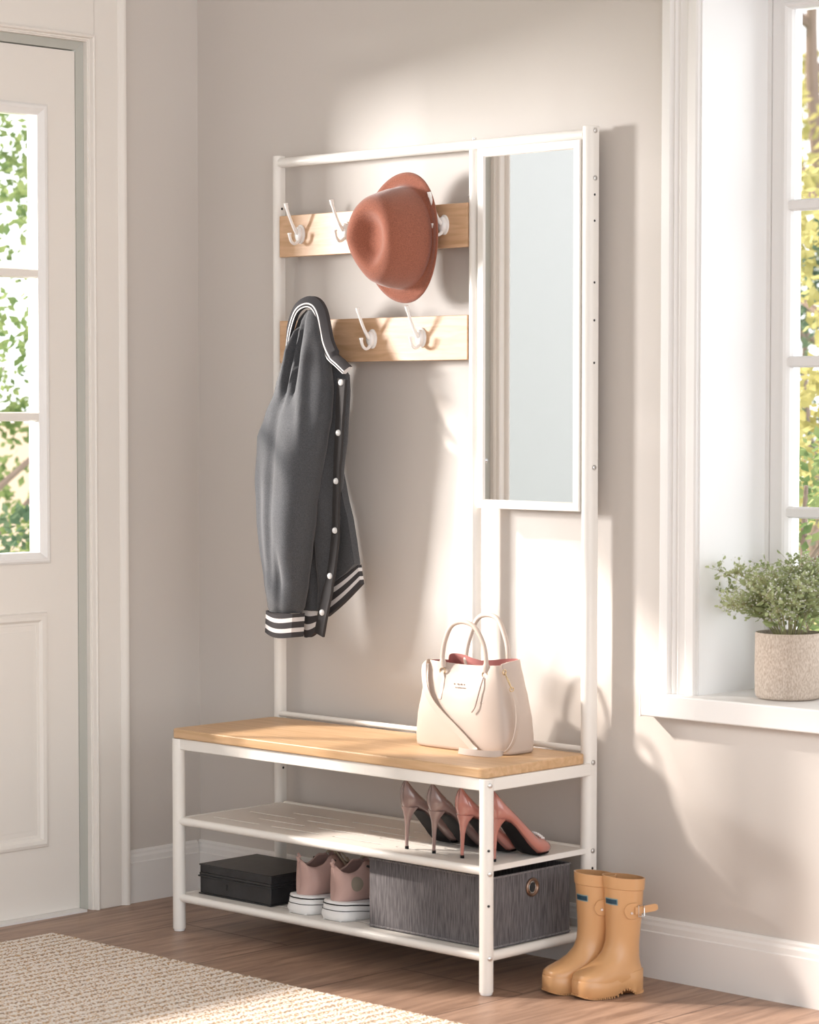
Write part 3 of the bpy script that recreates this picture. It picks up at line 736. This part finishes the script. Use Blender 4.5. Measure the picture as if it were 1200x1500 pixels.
    for (n_, z, w_, x0, h_) in ((4, .158, .0105, -.021, .0034), (6, .1505, .0062, -.0155, .0022)):
        for k in range(n_):
            yy = -.0475 if z > .155 else -.0497
            x = x0+k*w_
            mb.box((x, yy-.0035, z), (x+.0007, yy+.004, z+h_)); 
            if k % 3 == 0: mb.box((x, yy-.0035, z+h_*.45), (x+.0022, yy+.004, z+h_*.6))
            elif k % 3 == 1: mb.box((x+.0018, yy-.0035, z), (x+.0024, yy+.004, z+h_)); mb.box((x, yy-.0035, z), (x+.0022, yy+.004, z+.0006))
            else: mb.box((x, yy-.0035, z+h_-.0006), (x+.0022, yy+.004, z+h_)); mb.box((x, yy-.0035, z+h_*.45), (x+.0020, yy+.004, z+h_*.6))
    mb.build('stamped_lettering', M['emboss'], root, smooth=0)
    return root
handbag()

# ================================================================== PUMPS
def pump(m, label, ornament, loc, rz, group):
    root = thing('high_heel_pump', loc, rz, label, 'shoe', group); root.scale = (1, .86, 1)
    # y from heel back (0) to toe; rows: y, half-width, sole z, topline z, opening half-angle (rad from top)
    tab = [(.000, .0015, .094, .153, .9), (.003, .013, .087, .150, .95), (.010, .0205, .084, .144, 1.05), (.022, .0255, .084, .133, 1.10), (.040, .0275, .080, .119, 1.10), (.060, .0265, .068, .105, 1.05),
           (.080, .0270, .050, .092, 1.0), (.100, .0295, .032, .076, .98), (.118, .0335, .016, .062, .95), (.132, .0365, .0065, .050, .80), (.143, .0380, .0035, .044, .45), (.150, .0380, .003, .044, .02), (.165, .0365, .003, .039, .0), (.180, .0300, .004, .032, .0), (.192, .0190, .006, .025, .0), (.199, .0080, .008, .019, .0), (.2015, .001, .011, .014, .0)]
    ys = [.0, .0012, .003, .006, .010, .016, .022, .03, .04, .05, .06, .07, .08, .09, .1, .109, .118, .126, .132, .138, .143, .147, .150, .157, .165, .173, .180, .187, .192, .196, .199, .2008, .2015]
    rings = []; n = 33
    for y in ys:
        hw, zs, zt, op = interp(tab, y)
        # section: from left topline down round the sole to right topline
        cz = (zs+zt)/2; h = (zt-zs)/2
        ring = []
        for k in range(n):
            a = op*.55 + (2*PI-1.1*op)*k/(n-1)       # angle from top, clockwise
            sx = math.sin(a); cz_ = math.cos(a)
            x = hw*math.copysign(abs(sx)**.8, sx) * (1 if cz_ < 0 else (1-.28*cz_))
            z = cz + h*math.copysign(abs(cz_)**.75, cz_)
            if op > .3: z = min(z, zt)
            qz = max(0, min(1, (z-.086)/.066)); yy = y + (.007*(1-y/.04) if y < .04 else 0) - (.009*math.sin(PI*(.12+.80*qz))*(1-y/.05) if y < .05 else 0)
            ring.append((x, yy, z))
        rings.append(ring)
    mb = MB().loft(rings, False, closed=False); mb.add(rings[0], [tuple(range(n))]); up = mb.build('shoe_upper', m, root, smooth=180, solid=.0018)
    # insole
    mb = MB(); r2 = []
    for y in ys[4:-3]:
        hw, zs, zt, op = interp(tab, y); r2.append([(-hw*.86, y, zs+.006), (0, y, zs+.0045), (hw*.86, y, zs+.006)])
    mb.loft(r2, False, closed=False).build('insole', M['leatherd'], root, smooth=60)
    # black outsole under arch and forefoot
    mb = MB(); r2 = []
    for y in [.024, .03, .04, .05, .06, .07, .08, .09, .1, .11, .12, .13, .14, .15, .16, .17, .18, .188, .194]:
        hw, zs, zt, op = interp(tab, y); q = .80 if y > .09 else .86
        r2.append([(-hw*q, y, zs+.001), (-hw*q*.6, y, zs-.0022), (hw*q*.6, y, zs-.0022), (hw*q, y, zs+.001), (hw*q*.5, y, zs+.002), (-hw*q*.5, y, zs+.002)])
    mb.loft(r2, True).build('outsole', M['black'], root, smooth=50)
    # stiletto heel
    rr = []
    for z, yc, a, b in ((.0065, .0105, .0042, .0042), (.030, .0115, .0047, .0048), (.050, .0125, .0058, .0060), (.066, .0145, .0085, .0090), (.078, .0180, .0135, .0140), (.086, .0215, .0200, .0185), (.091, .0230, .0235, .0205)):
        ring = []
        for k in range(24):
            t = 2*PI*k/24; s_ = math.sin(t)
            ring.append((a*math.cos(t), yc + b*(s_ if s_ < 0 else s_*.55), z))
        rr.append(ring)
    MB().loft(rr, True).build('stiletto_heel', m, root, smooth=60)
    MB().loft([[(.0046*math.cos(2*PI*k/16), .0105+.0044*math.sin(2*PI*k/16), z) for k in range(16)] for z in (.0003, .0066)]).build('heel_tip', M['black'], root, smooth=50)
    if ornament:
        mb = MB(); random.seed(2)
        for i in range(12):
            for j in range(2):
                x = -.0285+i*.0052; yv = .1475+j*.006; z = .0475-.0085*(x/.028)**2-j*.001
                mb.loft([[(x+.0028*math.cos(2*PI*k/8)*f, yv+.0028*math.sin(2*PI*k/8)*f, z+dz) for k in range(8)] for f, dz in ((.7, -.001), (1, .0008), (.4, .003))])
        mb.build('crystal_band', M['crystal'], root, smooth=0)
    return root
SZ = .2555+.0077
pump(M['taupe'], 'taupe patent high heel at the left end of the pumps on the upper shelf', False, (.677, -.2905, SZ), -.04, 'taupe pumps')
pump(M['taupe'], 'taupe patent high heel standing directly beside the pink pumps', False, (.758, -.2920, SZ), -.04, 'taupe pumps')
pump(M['pink'], 'rose pink patent high heel left of the white front leg', True, (.840, -.2930, SZ), -.05, 'rose pink pumps')
pump(M['pink'], 'rose pink patent high heel at the far right shelf corner with crystal band', True, (.918, -.2790, SZ), -.0, 'rose pink pumps')

# ================================================================== SNEAKERS
def sneaker(loc, rz, label, patch):
    root = thing('sneaker', loc, rz, label, 'shoe', 'dusty pink sneakers')
    def outline(y):                                 # half width of the sole along the foot
        return interp([(0, .006), (.004, .022), (.012, .031), (.03, .036), (.07, .0375), (.12, .038), (.17, .043), (.21, .043), (.24, .036), (.256, .022), (.262, .006)], y)[0]
    ys = [0, .002, .006, .012, .02, .03, .045, .06, .08, .10, .12, .14, .16, .18, .2, .215, .23, .242, .250, .257, .262]
    def loop(z, grow, back=0, tooth=0):
        L_ = []; R_ = []
        for i, y in enumerate(ys):
            h = outline(y)+grow; yy = (y-.131)*(1+grow*7)+.131
            L_.append((-h, yy-back, z)); R_.append((h, yy-back, z))
        return L_ + R_[::-1]
    def zb(y): return .004 + (.010*math.sin(PI*(y-.09)/.06) if .09 < y < .15 else 0) + (.012*((y-.22)/.04)**2 if y > .22 else 0)
    rings = []
    for z, g in ((0, .000), (.003, .005), (.012, .0085), (.020, .0075), (.026, .0070), (.027, .0062), (.028, .0070), (.037, .0055), (.0385, .0030)):
        r_ = loop(z, g, .004 if z < .02 else 0)
        rings.append([(x, y, (z*(1 - .0) if z > .01 else z+zb(y)-.004) + (.0045*math.cos(PI*min(y, .1)/.1) if z > .015 else 0)) for x, y, z in r_])
    so = MB().loft(rings, True).build('sneaker_sole', M['rubber'], root, smooth=50)
    for z, g, h in ((.0322, .0075, .0013), (.0195, .0090, .0007)):          # dark foxing lines
        r_ = loop(z, g)
        L0 = [(x*1.0, y, z_+.0045*math.cos(PI*min(y, .1)/.1)-h) for x, y, z_ in r_]; L1 = [(x, y, z_+2*h) for x, y, z_ in L0]
        MB().loft([L0, L1], False).build('foxing_line', M['black'], so, smooth=50, solid=.0006)
    mb = MB()                                        # tread lugs
    for i in range(9):
        y = .010+i*.011
        if .085 < y < .15: continue
        for s_ in (-1, 1):
            mb.box((s_*(outline(y)+.004), y-.0035, .0002), (s_*(outline(y)-.012), y+.0035, .006))
    for i in range(5):
        x = -.024+i*.012; mb.box((x-.004, -.0045, .0002), (x+.004, .010, .006))
    mb.build('tread', M['rubber'], so, bevel=.001)
    # upper: rows y, hw, top z, opening
    z0 = .0365
    tab = [(.000, .0015, .122, .8), (.003, .017, .114, .85), (.008, .0250, .107, .85), (.022, .0320, .1035, .80), (.040, .0340, .104, .74), (.056, .0345, .109, .66), (.076, .0345, .124, .52), (.095, .0345, .126, .32), (.115, .0350, .108, .22), (.14, .0370, .088, .18), (.165, .0395, .072, .14), (.185, .0405, .064, .02), (.21, .040, .056, 0), (.235, .034, .050, 0), (.250, .022, .045, 0), (.258, .006, .040, 0)]
    rings = []; n = 29
    for y in [0, .0015, .003, .006, .010, .017, .025, .035, .045, .055, .065, .072, .08, .088, .095, .105, .115, .125, .14, .15, .165, .175, .185, .2, .21, .22, .235, .243, .250, .255, .258]:
        hw, zt, op = interp(tab, y); ring = []
        for k in range(n):
            a = op + (2*PI-2*op)*k/(n-1); sx = math.sin(a); c_ = math.cos(a)
            h = zt-z0
            x = hw*math.copysign(abs(sx)**.55, sx)*(1-.20*max(0, c_))
            z = z0 + h*(.5+.5*math.copysign(abs(c_)**.9, c_))
            if op > .4: z = z0 + h*min(1, (.5+.5*c_)/(.5+.5*math.cos(op)))
            ring.append((x, y + .006*math.sin(PI*min(1, (z-z0)/.09))*(1 if y < .02 else 0), z))
        rings.append(ring)
    mb = MB().loft(rings, False, closed=False); mb.add(rings[0], [tuple(range(n))]); up = mb.build('sneaker_upper', M['sneak'], root, smooth=180, solid=.0028)
    # tongue
    tg = catmull([(0, .150, .076), (0, .125, .098), (0, .108, .122), (0, .100, .150), (0, .098, .166)], 5)
    MB().ribbon([(tuple(p), (1, 0, 0)) for p in tg], [.030]*8+[.038]*13, .005).build('tongue', M['sneakin'], root, bevel=.002)
    MB().tube([(0, .001, .118), (0, -.004, .128), (0, -.002, .133), (0, .002, .127)], .004, 8).build('heel_tab', M['sneak'], root)
    # laces and eyelets
    mb = MB()
    for i in range(5):
        y = .098+i*.015; z = interp(tab, y)[1]+.004; s_ = .015
        mb.tube(catmull([(-s_, y, z-.004), (0, y+.004, z+.002), (s_, y+.008, z-.005)], 4), .0022, 8)
        mb.tube(catmull([(s_, y, z-.004), (0, y+.003, z+.003), (-s_, y+.008, z-.005)], 4), .0022, 8)
    mb.tube(catmull([(.010, .10, .132), (.024, .105, .128), (.036, .112, .112), (.041, .118, .090), (.0405, .125, .078)], 5), .0021, 8)
    mb.tube(catmull([(.010, .10, .132), (.028, .098, .120), (.039, .110, .098), (.040, .128, .090), (.028, .12, .115)], 5), .0021, 8)
    mb.build('laces', M['lace'], root)
    for s_ in (-1, 1): MB().tube([(s_*.0265, .078, .113), (s_*.0350, .078, .1125)], .0028, 10).build('eyelet', M['hole'], root)
    if patch:
        mb = MB()
        mb.add([], [])
        rings = []
        for f in (0.02, .5, 1):
            ring = []
            for k in range(24):
                y = .040+.017*f*math.cos(2*PI*k/24); z = .079+.016*f*math.sin(2*PI*k/24)
                hw, zt, op = interp(tab, y); h = zt-z0; c_ = max(-1, min(1, 2*(z-z0)/h*(.5+.5*math.cos(op))-1)); sx = math.sqrt(1-c_*c_)
                ring.append((hw*sx**.55*(1-.20*max(0, c_))+.0022, y, z))
            rings.append(ring)
        mb.loft(rings, False).build('round_patch', M['sneakp'], root, smooth=60)
    return root
SB = .0775+.0078
sneaker((.370, -.3065, SB), -.02, 'dusty pink sneaker with chunky white sole beside the black box', False)
sneaker((.478, -.3065, SB), -.02, 'dusty pink sneaker with round olive patch beside the grey storage box', True)

# ================================================================== STORAGE BOX
def storage_box():
    x0, x1, y0, y1, h = .580, .938, -.300, -.048, .150
    cx, cy = (x0+x1)/2, (y0+y1)/2
    root = thing('storage_box', (cx, cy, SB), 0, 'dark grey woven fabric storage box with metal eyelet on the lower shelf', 'storage box')
    a, b = (x1-x0)/2, (y1-y0)/2
    o = rrect(-a, -b, a, b, .006, 3); i1 = rrect(-a+.005, -b+.005, a-.005, b-.005, .004, 3)
    rings = [[(x, y, z) for x, y in o] for z in (.0005, .006, .04, .08, .12, h)]
    mb = MB().loft(rings, False); mb.loft([rings[-1], [(x, y, h) for x, y in i1], [(x, y, .012) for x, y in i1]], False)
    n = len(o); mb.add([(x, y, .0005) for x, y in o], [tuple(reversed(range(n)))]); mb.add([(x, y, .012) for x, y in i1], [tuple(range(n))])
    mb.build('box_body', M['boxfab'], root, smooth=40)
    t = MB()                                      # sewn binding edges
    for z in (.0045, h-.001):
        pts = [(x*1.002, y*1.003, z) for x, y in o]; pts.append(pts[0]); t.tube(pts, .0022, 6)
    t.build('binding', ribbed_material('grey_binding', (.14, .13, .135), (.25, .235, .24), (300, 300, 300)), root)
    ex, ey, ez = a, -.174-cy, .200-SB
    rg = [(ex+.0015, ey+.0165*math.cos(2*PI*k/32), ez+.0165*math.sin(2*PI*k/32)) for k in range(33)]
    e = MB().tube(rg, .0038, 10).build('eyelet', mat('bronze', (.30, .20, .15), .35, 1), root)
    mb = MB().tube([(ex+.0004, ey, ez), (ex+.0012, ey, ez)], .0150, 24); mb.build('eyelet_opening', M['hole'], e)
    mb = MB().tube([(ex+.0012, ey+.012*math.cos(2*PI*k/24), ez+.012*math.sin(2*PI*k/24)) for k in range(25)], .0018, 8); mb.build('eyelet_rim', M['chrome'], e)
    # dark gap cover inside
    return root
storage_box()

# ================================================================== BLACK BOX
def black_box():
    x0, x1, y0, y1 = .030, .268, -.296, -.118
    cx, cy = (x0+x1)/2, (y0+y1)/2; a, b = (x1-x0)/2, (y1-y0)/2
    root = thing('black_box', (cx, cy, SB), 0, 'black lidded keepsake box with keyhole on the lower shelf', 'box')
    mb = MB(); mb.box((-a-.003, -b-.003, .0004), (a+.003, b+.003, .0035)); mb.box((-a, -b, .0035), (a, b, .040)); mb.build('box_body', M['blackbox'], root, bevel=.0012)
    mb = MB(); mb.box((-a-.004, -b-.004, .0402), (a+.004, b+.004, .0440)); mb.box((-a-.0015, -b-.0015, .0440), (a+.0015, b+.0015, .0505))
    mb.box((-a, -b, .0505), (a, b, .068)); mb.box((-a-.002, -b-.002, .0665), (a+.002, b+.002, .0700)); mb.build('box_lid', M['blackbox'], root, bevel=.0012)
    kx = -.028
    mb = MB().prism([(kx-.0010, .018), (kx+.0010, .018), (kx+.0012, .025), (kx+.0022, .028), (kx+.0016, .0315), (kx-.0016, .0315), (kx-.0022, .028), (kx-.0012, .025)], lambda u, v, t: (u, t, v), -b-.0009, -b+.001)
    mb.build('keyhole', M['hole'], root)
    return root
black_box()

# ================================================================== RAIN BOOTS
def boot(loc, rz, label, strap=True):
    root = thing('rain_boot', loc, rz, label, 'boot', 'tan rain boots'); root.scale = (1, .85, .915)
    # local: toe towards -y. rows: z, front y, back y, half-width, exponent
    tab = [(.018, -.1330, .0520, .0385, 3.0), (.040, -.1340, .0525, .0395, 3.0), (.050, -.1320, .0520, .0385, 2.9), (.057, -.1240, .0515, .0370, 2.6), (.063, -.1080, .0510, .0355, 2.4),
           (.072, -.0850, .0495, .0340, 2.2), (.083, -.0650, .0480, .0330, 2.1), (.097, -.0490, .0465, .0325, 2.1), (.115, -.0395, .0455, .0330, 2.1), (.140, -.0355, .0465, .0355, 2.1),
           (.170, -.0360, .0490, .0385, 2.1), (.200, -.0380, .0510, .0405, 2.1), (.2370, -.0400, .0530, .0420, 2.1), (.2385, -.0425, .0555, .0445, 2.1), (.2640, -.0435, .0570, .0458, 2.1)]
    def ring(z, f, b_, w_, e, n=48, bulb=1):
        out = []
        for k in range(n):
            t = 2*PI*k/n; c_, s_ = math.cos(t), math.sin(t)
            y = (f+b_)/2 + (b_-f)/2*math.copysign(abs(s_)**(2/e), s_); x = w_*math.copysign(abs(c_)**(2/e), c_)
            if z < .08:
                q = (y-f)/(b_-f)
                x *= 1 - .16*math.exp(-((q-.58)/.16)**2)*max(0, (.07-z)/.05)
            out.append((x, y, z + (.0 if z < .2 else -.004*(y/.05))))
        return out
    zs = [.018, .024, .030, .036, .042, .046, .050, .054, .058, .063, .068, .074, .080, .087, .095, .105, .115, .128, .140, .155, .170, .185, .200, .220, .2370, .2385, .250, .2640]
    rings = [ring(z, *interp(tab, z)) for z in zs]
    inner = [ring(z, interp(tab, z)[0]+.003, interp(tab, z)[1]-.003, interp(tab, z)[2]-.003, 2.1) for z in (.2640, .24, .20, .15, .12)]
    mb = MB(); mb.loft(rings, False); mb.loft([rings[-1], inner[0]], False); mb.add(rings[0], [tuple(reversed(range(48)))])
    body = mb.build('boot_shaft', M['boot'], root, smooth=50)
    mb = MB(); mb.loft(inner, False); mb.add(inner[-1], [tuple(range(48))]); mb.build('boot_lining', M['bootin'], root, smooth=60)
    # sole with raised heel and serrated tread
    def sole_ring(g, zf):
        out = []
        for (x, y, _) in ring(.02, -.1330, .0520, .0385, 2.7, 96):
            xx = x*(1+g/.04); yy = (y+.04)*(1+g/.095)-.04
            out.append((xx, yy, zf(yy)))
        return out
    top = lambda y: .041 - .004*math.sin(PI*max(0, min(1, (y+.11)/.08))) + .013*max(0, min(1, (y+.045)/.06))
    def bot(y):
        k = .0045 if (y < -.035 or y > .012) else .0045+.012*math.sin(PI*(y+.035)/.047)
        if y < -.10: k += .006*((-.10-y)/.035)**2
        return k
    mb = MB().loft([sole_ring(.0012, bot), sole_ring(.0026, lambda y: bot(y)+.0015), sole_ring(.0032, lambda y: (bot(y)+top(y))/2), sole_ring(.0030, lambda y: top(y)-.001), sole_ring(.0022, top), sole_ring(-.001, lambda y: top(y)+.0005)], True)
    so = mb.build('boot_sole', M['boot'], root, smooth=40)
    mb = MB(); rr = sole_ring(.0022, bot)
    for i in range(0, 96, 1):
        x, y, z = rr[i]
        mb.box((x-.0013, y-.0013, max(.0004, z-.0036)), (x+.0013, y+.0013, z+.001))
    mb.build('tread', M['boot'], so)
    # badge on the front of the shaft
    mb = MB(); mi = []
    for (w_, h_, off, m_) in ((.0185, .0072, .0012, 0), (.0165, .0052, .0018, 1)):
        g1 = []
        for s_ in range(9):
            a = PI*1.5 + (s_/8-.5)*1.0 - .42; row = []
            for z in (.2115-h_, .2115+h_):
                f, b_, ww, e = interp(tab, z); c_, si = math.cos(4.90+(s_/8-.5)*w_/.0185*.80), math.sin(4.90+(s_/8-.5)*w_/.0185*.80)
                y = (f+b_)/2 + ((b_-f)/2+off)*math.copysign(abs(si)**(2/e), si); x = (ww+off)*math.copysign(abs(c_)**(2/e), c_)
                row.append((x, y, z))
            g1.append(row)
        mb.loft(g1, False, m_, closed=False)
    mb.build('badge', [M['badgeg'], M['navy']], root, smooth=60)
    if strap:
        # tab pad, buckle and strap on the outer (+x) side
        def on(a, z, off=0):
            f, b_, ww, e = interp(tab, z); c_, si = math.cos(a), math.sin(a)
            return ((ww+off)*math.copysign(abs(c_)**(2/e), c_), (f+b_)/2 + ((b_-f)/2+off)*math.copysign(abs(si)**(2/e), si), z)
        rows = []
        for k in range(13):
            a = -.62+k*.080; hh = .0185*min(1, (1-(max(0, .35-k/12)/.36)**2)**.5 + .0) if k < 5 else .0185-.0085*max(0, (k-8)/4)
            rows.append([on(a, .192-hh, .0004), on(a, .192-hh, .0026), on(a, .192-hh+.0012, .0042), on(a, .192+hh-.0012, .0042), on(a, .192+hh, .0026), on(a, .192+hh, .0004)])
        pad = MB().loft(rows, True).build('strap_pad', M['boot'], root, smooth=50)
        pts = [(Vector(on(a, .193, .0062)), (0, 0, 1)) for a in (-.10, -.05, 0, .15, .30, .45)]
        e_ = Vector(on(.45, .193, .0062)); pts += [(e_+Vector((.002, .014, .001)), (0, 0, 1)), (e_+Vector((.006, .030, .003)), (0, 0, 1)), (e_+Vector((.009, .036, .004)), (0, 0, 1))]
        MB().ribbon([(tuple(p), w_) for p, w_ in pts], [.0165]*8+[.010], .0026).build('strap', M['boot'], root, bevel=.0006)
        c0 = Vector(on(.20, .192, .0088)); u = Vector((0, 1, 0)); v = Vector((0, 0, 1))
        sq = [c0+u*a+v*b for a, b in ((-.0085, -.0125), (.0085, -.0125), (.0085, .0125), (-.0085, .0125), (-.0085, -.0125), (.0085, -.0125))]
        MB().tube(sq, .0016, 8).build('buckle', M['chrome'], root)
        p = Vector(on(-.26, .188, .0042)); MB().tube([p, p+Vector((.0025, -.001, 0))], [.0036, .0028], 14).build('rivet', M['chrome'], root)
    return root
boot((1.070, -.1330, 0), -.30, 'tan rain boot nearer the hall tree, its right side behind the other boot')
boot((1.138, -.1230, 0), -.24, 'tan rain boot with buckled strap showing, farthest from the hall tree')

# ================================================================== POTTED PLANT
def plant():
    px, py, pz = 1.372, .130, .6075
    root = thing('potted_herb', (px, py, pz), 0, 'airy green herb with tiny white flowers in a beige pot on the window sill', 'potted plant')
    MB().lathe([(.001, .0005), (.060, .0005), (.066, .004), (.0685, .012), (.0695, .06), (.0685, .134), (.0675, .1365), (.0655, .1365), (.0655, .12), (.001, .12)], (0, 0, 0), 48).build('pot', M['pot'], root, smooth=50)
    MB().lathe([(.0654, .121), (.03, .126), (.001, .127)], (0, 0, 0), 24).build('soil', M['soil'], root)
    random.seed(11)
    st = MB(); lf = MB(); fw = MB()
    def leaf(mb, p, d, l, w_):
        d = d.normalized(); s_ = d.cross(Vector((random.uniform(-1, 1), random.uniform(-1, 1), random.uniform(-.3, 1)))).normalized()
        n_ = d.cross(s_)*.15*l
        mb.add([p, p+d*l*.35+s_*w_*.5+n_, p+d*l*.75+s_*w_*.4+n_, p+d*l, p+d*l*.75-s_*w_*.4+n_, p+d*l*.35-s_*w_*.5+n_], [(0, 1, 2, 3), (0, 3, 4, 5)])
    def floret(p):
        r_ = random.uniform(.0012, .0022)
        mb = fw; mb.loft([[(p.x+r_*f*math.cos(2*PI*k/6), p.y+r_*f*math.sin(2*PI*k/6), p.z+z) for k in range(6)] for f, z in ((.4, -r_*.6), (1, 0), (.3, r_*.7))])
    tips = []
    for i in range(52):
        a = random.uniform(0, 2*PI); sp = random.uniform(.02, 1)**.7
        r0 = .045*sp; tip = Vector((.15*sp*math.cos(a), .15*sp*math.sin(a), .127+random.uniform(.09, .17)-.035*sp))
        if i < 3: tip = Vector((-.145-.02*i, -.05+.03*i, .26-.045*i))
        base = Vector((r0*.6*math.cos(a), r0*.6*math.sin(a), .122))
        mid = base.lerp(tip, .5)+Vector((0, 0, .03))
        pts = catmull([base, mid, tip], 6); st.tube(pts, [.0011-.0006*k/12 for k in range(len(pts))], 5)
        for q in pts[4:]:
            for _ in range(4):
                d = Vector((random.uniform(-1, 1), random.uniform(-1, 1), random.uniform(-.4, .9))).normalized(); l = random.uniform(.012, .034)
                e = q+d*l
                st.tube([q, e], .0004, 3)
                leaf(lf, e-d*.004, d, random.uniform(.007, .015), random.uniform(.005, .010))
                if random.random() < .7: leaf(lf, q+d*l*.5, Vector((random.uniform(-1, 1), random.uniform(-1, 1), .4)), random.uniform(.006, .013), .007)
                for _ in range(2):
                    if random.random() < .8: floret(e+Vector((random.uniform(-.006, .006), random.uniform(-.006, .006), random.uniform(0, .008))))
    for k in range(26):
        a = random.uniform(0, 2*PI); p = Vector((.05*math.cos(a), .05*math.sin(a), .127+random.uniform(.02, .09)))
        leaf(lf, p, Vector((math.cos(a), math.sin(a), random.uniform(-.1, .5))), random.uniform(.025, .045), .014)
    st.build('stems', M['stem'], root, smooth=0); tag(lf.build('leaves', M['leafg'], root, smooth=0), kind='stuff'); tag(fw.build('florets', M['flower'], root, smooth=60), kind='stuff')
plant()

# ================================================================== OUTDOORS
tag(MB().box((-40, -20, -.6), (-.52, 40, -.35)).build('lawn', M['grass'], smooth=0), kind='structure')
def tree(name, x, y, h, r, m, n, seed, label, cat='tree', z0=-.35, cz=None, leafs=.05, low=.0):
    root = thing(name, (x, y, z0), 0, label, cat, 'greenery outside the glass')
    random.seed(seed); mb = MB()
    pts = catmull([(0, 0, 0), (.06*r, .03*r, h*.35), (-.05*r, .05*r, h*.7), (.0, 0, h*.92)], 5)
    tk = MB().tube(pts, [.05*h/3*(1-.8*i/len(pts)) for i in range(len(pts))], 8)
    for k in range(7):
        a = random.uniform(0, 2*PI); b0 = Vector(pts[random.randint(4, 12)]); e = b0+Vector((r*.8*math.cos(a), r*.8*math.sin(a), random.uniform(.1, .5)*r))
        tk.tube([b0, b0.lerp(e, .5)+Vector((0, 0, .1*r)), e], [.018*h/3, .012*h/3, .005*h/3], 6)
    tk.build('trunk', M['bark'], root)
    clumps = []
    for k in range(30):
        a = random.uniform(0, 2*PI); q = random.random()**.5; zz = random.uniform(low, 1)
        rad = r*math.sin(PI*min(1, .12+zz*.85))**.6
        clumps.append((Vector((rad*q*math.cos(a), rad*q*math.sin(a), h*zz)), r*random.uniform(.16, .34)))
    vs = []; fs = []
    for i in range(n):
        c_, cr = random.choice(clumps)
        d = Vector((random.gauss(0, 1), random.gauss(0, 1), random.gauss(0, 1))).normalized()*cr*random.random()**.4
        p = c_+d; u = Vector((random.gauss(0, 1), random.gauss(0, 1), random.gauss(0, 1))).normalized(); v = u.orthogonal().normalized()
        l = leafs*random.uniform(.6, 1.3); o = len(vs)
        vs += [p-u*l*.5, p+v*l*.28, p+u*l*.5, p-v*l*.28]; fs.append((o, o+1, o+2, o+3))
    mb.add(vs, fs); tag(mb.build('foliage', m, root, smooth=0), kind='stuff')
    return root
# seen through the back window
tree('leafy_tree', -1.05, 3.75, 2.5, .75, M['tree2'], 5200, 1, 'yellow green tree filling the lower back window panes', low=.0)
tree('dark_shrub', -3.0, 6.4, 2.3, 1.2, M['tree3'], 5200, 2, 'blue green shrub in the third back window pane from the top', 'shrub')
tree('leafy_shrub', .20, 1.85, 1.45, .42, M['tree1'], 2600, 3, 'green shrub directly behind the white flowered herb', 'shrub', leafs=.035)
tree('leafy_tree', -6.2, 11.0, 5.6, 1.9, M['tree2'], 4200, 8, 'pale sunlit tree reaching the top of the back window', low=.40, leafs=.11)
# seen through the door glass
tree('leafy_tree', -4.6, 2.4, 3.1, 1.0, M['tree1'], 5200, 4, 'green tree at the left edge seen through the door glass', low=.1)
tree('dark_shrub', -3.0, 1.0, 1.55, .55, M['tree3'], 3400, 5, 'bushy shrub seen in the lowest pane of the door', 'shrub')
tag(MB().box((-12, 7.2, -.35), (-8.5, 7.4, 1.1)).build('outdoor_wall', M['terrace'], smooth=0), 'pinkish garden wall glimpsed through the door glass', 'wall')
tag(MB().box((-7.2, -16, -.35), (-7.0, -5.2, 4.6)).build('outdoor_wall', M['render'], smooth=0), 'added pale wall outside the side window for the mirror reflection', 'wall')  # unseen wall added so the mirror reflects a pale tone
